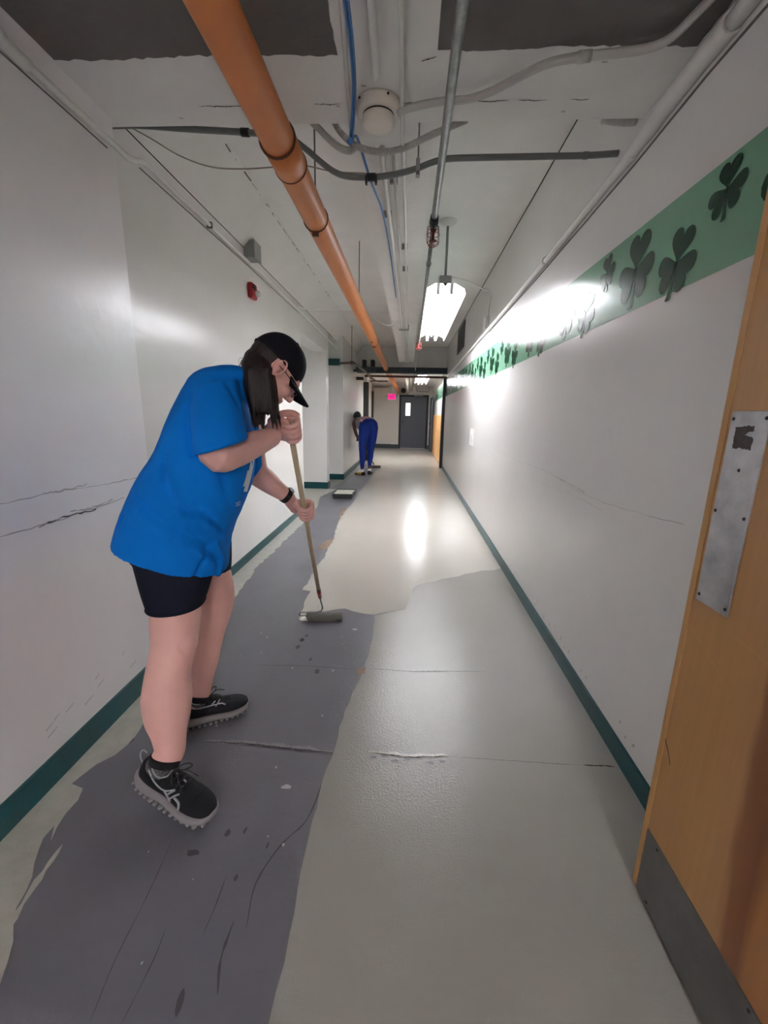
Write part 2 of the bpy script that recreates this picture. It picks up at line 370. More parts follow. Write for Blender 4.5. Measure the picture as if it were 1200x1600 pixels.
# ceiling: low slab over the camera, higher slab, central rib, splayed left cornice, bulkhead, low far slab
mb = MB()
mb.box((-1.9, BACK-.1, ZN), (1.12, 2.0, 3.0))
mb.box((-2.5, 2.0, ZF), (1.12, 10.9, 3.05))
mb.box((-2.5, 10.9, 2.40), (1.12, END+.2, 3.05))
ceiling = struct(mb.build('ceiling', M_ceil))
rib = struct(MB().box((-.30, 2.0, 2.57), (.068, 10.9, ZF)).build('ceiling_beam', M_ceil))
mb = MB(); prof = [(WLF,2.645),(WLF,ZF),(-1.16,ZF)]
mb.add([(x, y, z) for y in (2.0, 10.9) for x, z in prof], [(0,1,2),(3,5,4),(0,3,4,1),(1,4,5,2),(2,5,3,0)])
struct(mb.build('trim_1', M_ceil))
# grey slab the white paint never covered, with rolled ragged edges
for k, (xa, xb) in enumerate(((WLN+.01,-.272),(.052,WR-.01))):
    e1 = ragged([(xa,1.655),(xa+.2*(xb-xa),1.662),(xa+.5*(xb-xa),1.652),(xb,1.665)], .005, .022, 40+k); e2 = ragged([(xb,1.665),(xb+.004,.2)], .004, .03, 50+k)
    MB().poly([(x, y, ZN-.003) for x, y in e1+e2[1:]+[(xb,-2.2),(xa,-2.2)]]).build('unpainted_patch', M_bare, ceiling)
def ceil_crack(pts, wd, seed, z=ZN-.002):
    ribbon('ceiling_crack', ragged(pts, wd*.8, .012, seed), wd, z, M_crack, ceiling, seed)
for i, (a, b) in enumerate(((-.85,-.60),(-.40,-.30),(-.12,.0),(.02,.10),(.17,.33),(.36,.47),(.55,.62))):
    ceil_crack([(a,1.885),((a+b)/2,1.89),(b,1.885)], .003, 70+i)
ceil_crack([(.0,1.70),(.05,1.68)], .003, 80)
for (x, y) in ((.60,1.72),(.55,1.95),(-.95,1.95),(-.2,1.8),(-.31,1.9)): blot('paint_chip', (x, y), .012, .006, ZN-.002, M_wscuff, int(x*100)+300, ceiling)
# dark seam between right wall and ceiling, left cornice seams, chipped paint along the cornice
def seam(a, b, r, m=M_crack, parent=ceiling, name='ceiling_seam'): return MB().tube([a, b], r, 5).build(name, m, parent)
seam((WR,2.0,ZF),(WR,10.9,ZF), .006); seam((WLF,2.3,2.645),(WLF,8.0,2.645), .004)
for i in range(26):
    y = 2.5+i*.15; rr = random.Random(i)
    if rr.random() < .8:
        x = -1.163; MB().tube([(x-.01,y,ZF-.014),(x-.012+rr.uniform(-.012,.012),y+rr.uniform(.04,.13),ZF-.016)], rr.uniform(.002,.006), 5).build('peeling_chip', M_wscuff if rr.random()<.6 else M_brown, ceiling)
# baseboards
def base(name, a, b, t=.012, h=.105, m=M_teal):
    """a,b ends on the floor along the wall; t thickness into the corridor (sign gives the side)"""
    (x0,y0),(x1,y1) = a, b
    if abs(x1-x0) < 1e-6: bx = MB().box((min(x0,x0+t), min(y0,y1), 0), (max(x0,x0+t), max(y0,y1), h))
    else: bx = MB().box((min(x0,x1), min(y0,y0+t), 0), (max(x0,x1), max(y0,y0+t), h))
    return struct(bx.build(name, m))
base('baseboard_left', (WLN,BACK), (WLN,STEP)); base('baseboard_left', (WLF,STEP+.004), (WLF,5.68), h=.075)
base('baseboard_left', (-2.3,7.40), (-1.43,7.40), -.012, .115); base('baseboard_left', (-1.43,7.388), (-1.43,7.62), h=.115)
base('baseboard_left', (-2.3,8.50), (-1.298,8.50), -.012, .115); base('baseboard_left', (-1.31,8.488), (-1.31,12.3), h=.115)
base('baseboard_left', (-2.3,5.68), (-2.3,7.39), .012, .11)
base('baseboard_right', (WR,BACK), (WR,10.86), -.012, .085)
base('baseboard_back', (-1.42,END), (-.72,END), -.012, .16, M_far_base); base('baseboard_back', (-.72,END-.12), (-.40,END-.12), -.012, .16, M_far_base); base('baseboard_back', (.735,END), (.86,END), -.012, .14, M_far_base)
# green stripe and shamrocks painted on the right wall
MB().add([(WR-.0015,y,z) for y, z in ((BACK,1.715),(10.8,1.77),(10.8,2.12),(4.0,2.06),(BACK,1.985))], [(0,1,2,3,4)]).build('painted_stripe', M_stripe, wall_right)
MB().add([(WR-.0015,y,z) for y, z in ((11.1,1.77),(15.2,1.80),(15.2,2.10),(11.1,2.12))], [(0,1,2,3)]).build('painted_stripe', M_stripe, wall_right)
def shamrock_mesh(sd):
    mb = MB(); rr = random.Random(sd)
    for ang in (PI/2-.18, PI/2-.18+2.15, PI/2-.18-2.0):
        pts = []; d = Vector((math.cos(ang), math.sin(ang))); q = Vector((-d.y, d.x))
        for k in range(28):
            t = 2*PI*k/28; hx = 16*math.sin(t)**3; hy = 13*math.cos(t)-5*math.cos(2*t)-2*math.cos(3*t)-math.cos(4*t)
            p = d*((hy+17)/29*.565-.035) + q*(hx/16*.335); pts.append((0, -p.x, p.y))
        mb.poly(pts)
    st = [(-.045,0),(-.06,-.25),(-.12,-.52),(-.16,-.60),(-.07,-.62),(-.0,-.60),(.015,-.3),(.045,0)]
    mb.poly([(0, -x, y) for x, y in st]); return mb.mesh('shamrock', M_sham)
SH = shamrock_mesh(1)
def shamrock(y, z, size, tilt):
    o = bpy.data.objects.new('shamrock', SH); COL.objects.link(o); o.parent = wall_right
    o.location = (WR-.0025-.0003*(y % 3), y, z); o.scale = (1, size, size); o.rotation_euler = (tilt, 0, 0)
rr = random.Random(3)
for k in range(-1, 13):
    y0 = 1.41+.742*k
    shamrock(y0, 1.955+.005*k, .135, -.20+rr.uniform(-.1,.1))
    shamrock(y0+.195, 1.83+.004*k, .19, .05+rr.uniform(-.1,.1))
    shamrock(y0+.475, 1.895+.004*k, .235, .0+rr.uniform(-.1,.1))
for k in range(5):
    y0 = 11.5+.75*k
    shamrock(y0, 1.98, .14, 0); shamrock(y0+.2, 1.87, .19, .1); shamrock(y0+.47, 1.93, .235, 0)
# wall scuffs: painted-over scratches
def wribbon(x, pts, wd, seed, m=M_wscuff, parent=wall_left):
    rnd = random.Random(seed); sp = smoothpath([(0, y, z) for y, z in pts], 8); n = len(sp); A = []; B = []
    for i, p in enumerate(sp):
        ww = wd*(.25+.75*rnd.random()); zo = rnd.uniform(-.003,.003); A.append((x, p.y, p.z+ww+zo)); B.append((x, p.y, p.z-ww+zo))
    return MB().add(A+B, [(i,i+1,n+i+1,n+i) for i in range(n-1)]).build('scuff_mark', m, parent)
wribbon(WLN+.001, [(1.05,1.03),(1.381,1.03),(1.632,1.019),(1.9,1.012)], .002, 1); wribbon(WLN+.001, [(1.35,1.033),(1.45,1.03),(1.55,1.034)], .003, 2)
wribbon(WLN+.001, [(1.05,.937),(1.309,.929),(1.511,.931),(1.75,.941)], .0025, 3); wribbon(WLN+.001, [(1.309,.927),(1.419,.934),(1.578,.926)], .003, 4, M_scuff)
wribbon(WLN+.001, [(1.45,.945),(1.55,.94),(1.68,.945)], .003, 5)
wribbon(WR-.001, [(5.06,1.03),(3.617,.986),(2.75,.99),(2.206,.96),(1.787,.965),(1.334,1.0)], .0015, 6, M_wscuff, wall_right); wribbon(WR-.001, [(4.45,.97),(3.0,.91),(2.2,.928),(1.9,.92)], .003, 7, M_smudge, wall_right)
wribbon(WR-.001, [(2.5,.985),(2.3,.975),(2.1,.965)], .004, 8, M_wscuff, wall_right)
MB().poly([(WLF+.001, 2.2+.012*math.cos(t*PI/8)*(1 if t < 9 else .8), 1.375+.075*math.sin(t*PI/8)) for t in range(16)]).build('scuff_mark', M_smudge, wall_left)
for i in range(18):
    rr = random.Random(i+40); y = rr.uniform(1.3, 3.4); z = .10+rr.uniform(0,.05); L_ = rr.uniform(.01,.03)
    MB().add([(WR-.001,y,z),(WR-.001,y+.004,z),(WR-.001,y+.006,z+L_),(WR-.001,y+.002,z+L_)], [(0,1,2,3)]).build('scuff_mark', M_scuff, wall_right)
for i in range(9):
    rr = random.Random(i+80); y = rr.uniform(1.1, 1.8); z = .16+rr.uniform(0,.1); L_ = rr.uniform(.02,.05)
    MB().add([(WLN+.001,y,z),(WLN+.001,y+L_,z+.012),(WLN+.001,y+L_,z+.016),(WLN+.001,y,z+.006)], [(0,1,2,3)]).build('scuff_mark', M_smudge, wall_left)
# steel frames in the corridor
trim = lambda a, b, m, n='trim_2': struct(MB().box(a, b).build(n, m))
trim((.80,10.86,0), (WR+.002,11.06,2.2), M_jamb, 'trim_2'); trim((-1.31,12.2,0), (-1.165,12.32,2.18), M_jamb, 'trim_3'); trim((-1.42,15.4,0), (-1.30,15.6,2.1), M_jamb, 'trim_4')
trim((-1.42,13.0,.0), (-1.36,15.4,2.35), M_wall2, 'trim_5')
# end door
door = struct(MB().box((-.345,END+.02,.02), (.645,END+.07,2.0)).build('door_1', M_door))
mb = MB(); mb.box((-.42,END-.015,0), (-.345,END+.1,2.075)); mb.box((.645,END-.015,0), (.73,END+.1,2.075)); mb.box((-.42,END-.015,2.0), (.73,END+.1,2.075)); mb.build('door_frame', M_jamb, door)
mb = MB(); mb.box((-.20,END+.005,1.25), (.06,END+.02,1.80)); mb.build('lite_frame', M_door, door)
MB().box((-.165,END-.0,1.28), (.025,END+.006,1.77)).build('glass_pane', M_glass, door)
mb = MB(); mb.lathe((-.25,END+.02,1.03), [(.0,0),(.035,0),(.035,-.012),(.012,-.014),(.012,-.05),(0,-.05)], (0,1,0), 14); mb.tube([(-.25,END-.025,1.03),(-.13,END-.03,1.03)], .011, 8); mb.build('lever_handle', M_lever, door)
MB().box((-.345,END-.03,0), (.645,END+.1,.022)).build('threshold', M_plate, door)
mb = MB(); mb.box((.15,END-.08,2.03), (.5,END-.0,2.09)); mb.build('door_closer', M_box, door)
# grey leaf folded back on the right, plywood panel below the stripe
d3 = struct(MB().box((.775,15.6,.03), (.83,16.9,1.95)).build('door_3', M_door)); MB().tube([(.775,16.5,1.0),(.74,16.5,1.0),(.74,16.1,1.0),(.775,16.1,1.0)], .015, 8).build('pull_bar', M_lever, d3)
mb = MB()
for k in range(4):
    pan = MB().box((WR-.018,11.1+k*1.12,.02), (WR-.001,11.1+k*1.12+1.112,1.33)).build('plywood_panel', M_ply, wall_right)
# near wooden door, folded back against the right wall
door2 = struct(MB().box((.695,-.02,.012), (.738,1.0,2.08)).build('door_2', M_wood))
MB().box((.6935,.985,.012), (.7385,1.003,2.08)).build('worn_edge_strip', M_skirt_gold, door2)
kp = MB().box((.6915,-.01,.016), (.695,.98,.222)).build('kick_plate', M_kick, door2)
pp = MB().box((.6905,.872,.909), (.695,.972,1.341)).build('push_plate', M_plate, door2, bevel=.001)
for y, z in ((.965,1.325),(.88,1.327),(.965,1.125),(.882,1.125),(.963,.925),(.88,.925),(.922,1.22)):
    MB().lathe((.6905,y,z), [(0,-.002),(.0028,-.002),(.004,0),(.004,.001)], (1,0,0), 10).build('screw', M_black, pp)
rs = ragged([(.955,1.308),(.93,1.311),(.904,1.312),(.903,1.302),(.918,1.299),(.926,1.293),(.912,1.290),(.902,1.287),(.902,1.263),(.93,1.266),(.953,1.262),(.955,1.308)], .0015, .004, 5)
MB().poly([(.6902,y,z) for y, z in rs[:-1]]).build('label_residue', M_resid, pp)
for y, z in ((.93,.03),(.93,.21),(.62,.03),(.62,.21)): MB().lathe((.6912,y,z), [(0,-.002),(.003,-.002),(.004,0)], (1,0,0), 8).build('screw', M_black, kp)
for i, pts in enumerate([[(.998,.52),(.97,.49),(.95,.46)],[(.99,.58),(.9,.51),(.86,.47)],[(.99,.84),(.9,.80),(.82,.75)],[(.85,.88),(.75,.87),(.66,.85)]]):
    sp = smoothpath([(0,y,z) for y, z in pts], 5); n = len(sp); wv = (.004,.0015,.001,.001)[i]
    MB().add([(.6945,p.y,p.z+wv) for p in sp]+[(.6945,p.y,p.z-wv) for p in sp], [(k,k+1,n+k+1,n+k) for k in range(n-1)]).build('scratch', M_scuff if i == 0 else M_skirt_gold, door2)
for z in (.3,1.0,1.8):
    MB().tube([(.742,-.02,z),(.742,-.02,z+.1)], .008, 8).build('hinge', M_lever, door2)
trim((.72,-.14,0), (WR,-.03,2.14), M_jamb, 'trim_6')

# ================================================================== CEILING SERVICES
# orange pipe
op = empty('orange_pipe', 'thick orange pipe hung under the ceiling along the whole corridor', 'pipe'); op.location = (-.51,1.2,2.30)
def rel(o, root): attach(o, root); return o
ax = [Vector((-.495,BACK+.02,2.25)), Vector((-.52,1.9,2.305)), Vector((-.535,5.3,2.33)), Vector((-.60,10.6,2.40))]
bpy.context.view_layer.update()
rel(MB().tube([ax[0],ax[1],ax[2],ax[3]], .062, 28).build('pipe', M_orange), op)
rel(MB().tube([(-.60,10.6,2.40),(-.615,10.8,2.38),(-.52,11.6,2.26),(-.40,16.2,2.10)], .06, 18).build('far_pipe_run', M_orange), op)
def ring(c, R, r, name, m, axis=(0,1,0)):
    a = Vector(axis).normalized(); u = a.cross(Vector((0,0,1))).normalized(); v = a.cross(u)
    return MB().tube([Vector(c)+(u*math.cos(2*PI*k/28)+v*math.sin(2*PI*k/28))*R for k in range(29)], r, 6, cap=False).build(name, m)
rel(MB().tube([(-.5195,1.80,2.303),(-.5205,1.98,2.307)], .0665, 28).build('coupling_sleeve', M_orange), op)
for y, z, r_ in ((1.80,2.303,.004),(1.98,2.307,.003)): rel(ring((-.52,y,z), .0665, r_, 'coupling_rim', M_rust), op)
for y, x, z in ((2.47,-.5225,2.309),(6.55,-.551,2.347)):
    rel(ring((x,y,z), .0645, .003, 'hanger_ring', M_rust), op)
    rel(MB().box((x-.018,y-.008,z-.083),(x+.014,y+.008,z-.062)).build('hanger_bolt', M_rust), op)
rel(MB().lathe((-.545,6.1,2.275), [(0,-.012),(.012,-.012),(.012,.004)], (0,0,1), 8).build('drain_plug', M_rust), op)
for x, y, z in ((-.53,4.47,2.38),(-.523,2.47,2.37)): rel(MB().tube([(x,y,z),(x,y,ZF)], .004, 6).build('hanger_rod', M_brownpipe), op)
# galvanised sprinkler main with caged heads
sp_ = empty('sprinkler_pipe', 'galvanised steel sprinkler pipe running ahead right of the orange pipe', 'pipe'); sp_.location = (.1,2.5,2.3)
bpy.context.view_layer.update()
rel(MB().tube([(.095,BACK+.02,2.30),(.096,1.3,2.30),(.094,2.44,2.30)], .0155, 16).build('pipe', M_galv), sp_)
rel(MB().tube([(.094,2.44,2.30),(.094,2.455,2.30)], .021, 16).build('pipe_collar', M_black), sp_)
rel(MB().tube([(.094,2.43,2.30),(.094,2.50,2.30),(.094,2.545,2.295)], [.02,.024,.02], 14).build('reducing_fitting', M_black), sp_)
rel(MB().tube([(.094,2.52,2.305),(.098,6.4,2.33),(.10,10.6,2.36),(.06,16.6,2.2)], .0125, 10).build('branch_pipe', M_galv), sp_)
def cage(root, x, y, z, sc=1.):
    rel(MB().lathe((x,y,z), [(0,.0),(.014,.0),(.016,-.02),(.010,-.03),(.006,-.05),(.006,-.065),(.02,-.067),(.02,-.07),(0,-.07)], n=12).build('sprinkler_head', M_rust), root)
    mb = MB()
    for k in range(6):
        a = PI*k/3+.3; c, s = math.cos(a), math.sin(a)
        mb.tube(smoothpath([(x+.030*c*sc,y+.030*s*sc,z-.005),(x+.034*c*sc,y+.034*s*sc,z-.05),(x+.030*c*sc,y+.030*s*sc,z-.085),(x+.004*c,y+.004*s,z-.10)], 4), .0016*sc, 5)
    for zz, R in ((-.005,.030),(-.04,.034),(-.078,.031)):
        mb.tube([(x+R*sc*math.cos(2*PI*k/18),y+R*sc*math.sin(2*PI*k/18),z+zz) for k in range(19)], .0016*sc, 5, cap=False)
    rel(mb.build('wire_guard', M_redcage), root)
cage(sp_, .094, 2.535, 2.295); cage(sp_, .098, 6.5, 2.335, 1.3)
for y in (3.15,): rel(ring((.0945,y,2.309), .017, .002, 'hanger_ring', M_brownpipe), sp_)
# conduits and cables: each its own thing
def run(name, pts, r, m, label, cat='conduit', smooth=0, n=10, group=None):
    return tag(MB().tube(smoothpath(pts, smooth) if smooth else pts, r, n).build(name, m), label, cat, group)
run('ceiling_conduit', [(-.140,BACK+.02,2.43),(-.142,1.40,2.43),(-.15,1.68,2.43),(-.152,1.72,2.435),(-.153,1.73,2.47)], .0145, M_white, 'thick white conduit ending at the ceiling just before the smoke detector', smooth=3)
run('ceiling_conduit', [(-.058,BACK+.02,2.44),(-.06,1.41,2.44),(-.064,1.82,2.44),(-.066,2.05,2.43),(-.068,2.4,2.52),(-.07,6.0,2.52),(-.07,10.8,2.52)], .0085, M_white, 'thin white conduit passing right of the smoke detector and on down the rib', smooth=4)
run('ceiling_conduit', [(-.222,BACK+.02,2.45),(-.225,1.43,2.45),(-.275,2.0,2.45)], .008, M_white, 'thin white conduit beside the blue cables above the orange pipe')
run('ceiling_conduit', [(-.172,2.35,2.56),(-.175,2.42,2.535),(-.172,2.5,2.53),(-.16,4.0,2.53),(-.145,5.9,2.53),(-.13,10.8,2.53)], .013, M_white, 'thick white conduit strapped along the left of the ceiling rib', smooth=3)
run('ceiling_conduit', [(-.118,2.35,2.53),(-.116,4.0,2.53),(-.112,6.3,2.53),(-.10,10.8,2.53)], .0085, M_white, 'thin white conduit running in the middle of the ceiling rib')
strap = empty('conduit_strap_rail', 'small steel strap rail bracketing white conduits far down the ceiling rib', 'bracket'); strap.location = (-.11,6.5,2.5); bpy.context.view_layer.update()
rel(MB().box((-.19,6.48,2.495),(-.05,6.52,2.512)).build('rail', M_box), strap); rel(MB().box((-.06,6.48,2.51),(-.05,6.52,2.575)).build('rail_end', M_box), strap)
for i, (x, y, r_) in enumerate(((-.172,3.02,.013),(-.117,2.62,.0085),(-.07,3.55,.0085),(-.07,4.05,.0085))):
    o = MB().box((x-r_-.022,y-.008,2.53+r_*.3),(x+r_+.004,y+.008,2.572)).build('conduit_clip', M_box); tag(o, ['steel clip holding the thick white conduit left on the rib','steel clip holding the middle thin conduit nearest the grey conduit','nearer steel clip on the thin right conduit of the rib','farther steel clip on the thin right conduit of the rib'][i], 'clip', 'conduit clips on the ceiling rib')
# blue cable bundle
bc = empty('blue_cables', 'bundle of bright blue cables hanging beside the smoke detector', 'cable'); bc.location = (-.23,1.6,2.42); bpy.context.view_layer.update()
for k in range(3):
    dx = (k-1)*.006; dz = (k % 2)*.005
    pts = [(-.198+dx,BACK+.05,2.43),(-.211+dx,1.43,2.425+dz),(-.226+dx*.7,1.727,2.42+dz),(-.272+dx,2.0,2.415+dz),(-.285+dx,2.06,2.43),(-.270+dx*.5,2.16,2.50),(-.235+dx*.5,2.45,2.47+dz),(-.205+dx*.5,2.85,2.51),(-.19+dx*.4,3.5,2.53),(-.185+dx*.3,4.9,2.535)]
    rel(MB().tube(smoothpath(pts, 6), .0035, 7).build('cable', M_blue), bc)
rel(MB().tube([(-.275,2.0,2.40),(-.285,2.05,2.425)], .012, 10).build('cable_tie_loop', M_blue), bc)
# smoke detector
sd = empty('smoke_detector', 'round cream smoke detector on the ceiling beam between the pipes', 'smoke detector'); sd.location = (-.155,1.90,ZN); bpy.context.view_layer.update()
rel(MB().lathe((-.155,1.90,ZN), [(0,0),(.086,0),(.088,-.012),(.084,-.028),(.070,-.036),(0,-.036)], n=36).build('mounting_box', M_det), sd)
rel(MB().lathe((-.155,1.90,ZN), [(0,-.036),(.060,-.036),(.060,-.041),(0,-.041)], n=36).build('dark_slot_ring', M_black), sd)
rel(MB().lathe((-.155,1.90,ZN), [(0,-.041),(.060,-.041),(.063,-.046),(.062,-.060),(.054,-.070),(.03,-.076),(0,-.077)], n=36).build('sensor_cap', M_det), sd)
for a in (-2.4,-1.1,.7): rel(MB().lathe((-.155+.087*math.cos(a),1.90+.087*math.sin(a),ZN-.012), [(0,0),(.004,0),(.004,.004),(0,.004)], (math.cos(a),math.sin(a),0), 8).build('knockout', M_black), sd)
# pale conduit from the detector over to the right
run('detector_conduit', [(-.08,1.885,2.425),(-.04,1.87,2.43),(.057,1.842,2.43),(.171,1.829,2.43),(.255,1.79,2.43),(.398,1.682,2.43),(.499,1.655,2.43),(.674,1.633,2.43),(.736,1.60,2.43),(.765,1.515,2.43),(.785,1.40,2.43),(.80,.9,2.43),(.80,BACK+.05,2.43)], .0125, M_pvc, 'pale grey conduit curving from the smoke detector across to the right wall', smooth=5, n=14)
tag(MB().tube([(.493,1.656,2.43),(.533,1.651,2.43)], .0155, 14).build('conduit_coupling', M_pvc), 'pale coupling on the curving conduit right of the sprinkler pipe', 'coupling')
# grey conduit crossing the corridor
g = [P(975,239,2.2),P(915,243,2.2),P(760,246,2.2),P(700,248,2.2),P(675,254,2.2),P(650,264,2.2),P(615,273,2.2),P(580,277,2.2),P(545,276,2.2),P(525,270,2.2),P(505,256,2.2),P(478,233,2.2),P(455,217,2.2),P(430,211,2.2),P(385,207,2.2),P(300,202,2.2),P(215,196,2.2)]
gcx = empty('cross_conduit', 'dark grey conduit bent across the corridor behind the orange pipe', 'conduit'); gcx.location = g[3]; bpy.context.view_layer.update()
rel(MB().tube(smoothpath([(WR,2.2,2.447)]+g+[(-1.41,2.2,2.58)], 5), .0125, 12).build('tube', M_grey), gcx)
def collar(px, py, D, d, r, L_, nm='coupling', m=M_grey): c = P(px,py,D); d = Vector(d).normalized(); return rel(MB().tube([c-d*L_/2, c+d*L_/2], r, 12).build(nm, m), gcx)
collar(915,243,2.2,(1,0,0),.0145,.02); collar(383,207,2.2,(1,0,-.05),.0165,.036,m=M_black); collar(580,277,2.2,(1,0,0),.0165,.042,'clamp',M_black)
q = P(653,262,2.2); rel(MB().box((q.x-.009,2.185,q.z-.035),(q.x+.009,2.212,q.z+.03)).build('strap', M_box), gcx); rel(MB().tube([(q.x,2.2,q.z+.02),(q.x,2.2,2.57)], .004, 6).build('strap_rod', M_box), gcx)
rel(MB().lathe((q.x,2.185,q.z-.026), [(0,-.006),(.007,-.006),(.007,.004)], (0,1,0), 8).build('strap_screw', M_galv), gcx)
for dx in (-.022,.022):
    q = P(580,280,2.19); rel(MB().box((q.x+dx-.005,2.18,q.z-.02),(q.x+dx+.005,2.2,q.z+.012)).build('clamp_leg', M_black), gcx)
run('loose_wire', [P(204,199,2.25),P(235,216,2.25),P(280,243,2.25),P(330,261,2.25),P(380,264,2.25),P(430,261,2.25),P(470,258,2.25),P(520,268,2.25),P(575,271,2.25)], .0028, M_wire, 'thin beige wire drooping from the left wall behind the orange pipe', 'wire', 6, 6)
# flexible conduits
def flex(name, pts, r, label):
    sp = smoothpath(pts, 12); L_ = sum((b-a).length for a, b in zip(sp[:-1], sp[1:])); n = int(L_/.0022); out = []; rs = []
    acc = [0]
    for a, b in zip(sp[:-1], sp[1:]): acc.append(acc[-1]+(b-a).length)
    j = 0
    for i in range(n+1):
        s = L_*i/n
        while j < len(sp)-2 and acc[j+1] < s: j += 1
        t = (s-acc[j])/max(1e-6, acc[j+1]-acc[j]); out.append(sp[j].lerp(sp[j+1], min(1,t))); rs.append(r*(1.0 if (i//2) % 2 else .84))
    return tag(MB().tube(out, rs, 12).build(name, M_pvc), label, 'conduit')
flex('flexible_conduit', [P(520,186,2.12),P(533,208,2.12),P(555,227,2.12),P(580,236,2.12),P(610,237,2.12),P(640,228,2.12),P(670,213,2.12),P(700,200,2.12),P(730,187,2.12)], .0135, 'ribbed flexible conduit looping below the smoke detector')
flex('flexible_conduit', [P(940,187,2.06),P(965,191,2.06),P(990,191,2.06),P(1012,186,2.06),P(1030,172,2.06)], .0135, 'short ribbed flexible conduit tucked in the corner by the right wall')
run('bent_conduit', [P(485,188,2.12),P(500,203,2.12),P(518,221,2.12),P(533,232,2.12),P(546,236,2.12),P(553,233,2.3)], .014, M_pvc, 'short bent pale conduit stub between orange pipe and smoke detector', smooth=5, n=12)
# wall conduits
run('wall_conduit', [(.85,BACK+.02,2.40),(.85,1.0,2.395),(.848,1.5,2.385)], .024, M_white, 'thick white conduit high on the right wall nearest the camera', n=14)
rc = empty('wall_conduit', 'long white conduit high on right wall above the shamrock stripe', 'conduit'); rc.location = (.85,2.0,2.35); bpy.context.view_layer.update()
rel(MB().tube(smoothpath([(.848,1.48,2.385),(.846,1.62,2.383),(.846,1.80,2.37),(.85,2.02,2.352),(.853,3.34,2.306),(.855,5.17,2.273),(.857,8.75,2.23),(.857,10.85,2.22)], 4), [.03]*5+[.03]*4+[.029]*2+[.024]*2+[.018]*16, 12).build('tube', M_white), rc)
for y, z in ((2.0,2.35),(3.1,2.316),(5.0,2.278)): rel(MB().tube([(.853,y,z),(.853,y+.03,z)], .024, 12).build('coupling', M_white), rc)
lc = empty('wall_conduit', 'long white conduit bent along the top of the left wall', 'conduit'); lc.location = (-1.22,1.9,2.36); bpy.context.view_layer.update()
rel(MB().tube(smoothpath([(-1.218,BACK+.05,2.345),(-1.218,1.5,2.355),(-1.218,1.90,2.352),(-1.23,2.02,2.362),(-1.30,2.22,2.45),(-1.385,2.42,2.54),(-1.398,2.6,2.55),(-1.40,3.88,2.55),(-1.40,5.6,2.546),(-1.40,8.3,2.50)], 4), .0125, 12).build('tube', M_white), lc)
rel(MB().tube([(-1.218,1.42,2.354),(-1.218,1.52,2.354)], .019, 12).build('coupling', M_white), lc); rel(MB().tube(smoothpath([(-1.218,1.44,2.36),(-1.225,1.40,2.40),(-1.23,1.36,2.46)], 3), .017, 10).build('elbow', M_white), lc)
rel(MB().box((-1.42,3.16,2.535),(-1.385,3.18,2.57)).build('clip', M_brownpipe), lc)
run('branch_conduit', [(-1.375,5.42,2.56),(-1.34,5.52,2.56),(-1.2,5.6,2.55),(-.75,5.6,2.537),(-.512,5.6,2.488),(-.40,5.6,2.43),(-.33,5.6,2.40),(-.27,5.62,2.40),(-.2,5.75,2.5)], .0085, M_white, 'thin white conduit crossing from left wall over to the ceiling rib', smooth=6)
run('support_rod', [(-1.13,8.43,2.29),(-1.13,8.43,ZF)], .006, M_brownpipe, 'thin steel rod hanging from the ceiling to the brown pipe', 'rod')
M_shade = mat('painted_conduit_shade', (110,104,100), .9)  # dark lines painted in as the shade beneath the wall conduits
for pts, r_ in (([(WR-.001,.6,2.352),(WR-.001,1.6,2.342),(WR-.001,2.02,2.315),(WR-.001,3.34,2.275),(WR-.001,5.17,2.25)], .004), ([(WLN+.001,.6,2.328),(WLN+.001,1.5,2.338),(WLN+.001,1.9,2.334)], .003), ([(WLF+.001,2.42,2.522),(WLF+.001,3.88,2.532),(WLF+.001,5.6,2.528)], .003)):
    MB().tube(pts, r_, 5).build('shade_line', M_shade, wall_right if pts[0][0] > 0 else wall_left)
jb = empty('junction_box', 'grey steel junction box at the top of the left wall', 'junction box'); jb.location = (-1.41,4.0,2.62); bpy.context.view_layer.update()
rel(MB().box((-1.42,3.83,2.575),(-1.33,3.98,2.70)).build('box', M_box, bevel=.003), jb); rel(MB().box((-1.33,3.825,2.57),(-1.325,3.985,2.705)).build('cover', M_box), jb)
al = empty('fire_alarm_strobe', 'dark red fire alarm horn with clear strobe on the left wall', 'fire alarm'); al.location = (-1.41,3.95,2.33); bpy.context.view_layer.update()
rel(MB().box((-1.42,3.87,2.275),(-1.375,4.0,2.40)).build('housing', M_red, bevel=.014), al)
rel(MB().ell((-1.365,3.96,2.325), (.036,0,0), (0,.03,0), (0,0,.026)).build('strobe_lens', M_clear), al)
rel(MB().box((-1.378,3.885,2.35),(-1.37,3.94,2.385)).build('horn_grille', M_black), al)
vt = empty('wall_vent', 'dark grey ventilation grille high on the right wall', 'vent'); vt.location = (.86,8.0,2.6); bpy.context.view_layer.update()
rel(MB().box((.862,7.55,2.46),(.868,8.5,2.84)).build('backing', M_black), vt)
mb = MB(); mb.box((.855,7.52,2.44),(WR,7.56,2.86)); mb.box((.855,8.48,2.44),(WR,8.52,2.86)); mb.box((.855,7.52,2.83),(WR,8.52,2.86)); mb.box((.855,7.52,2.44),(WR,8.52,2.47)); rel(mb.build('frame', M_vent), vt)
for k in range(9): rel(MB().box((.857,7.56,2.485+k*.039),(.863,8.48,2.485+k*.039+.024)).build('slat', M_vent), vt)
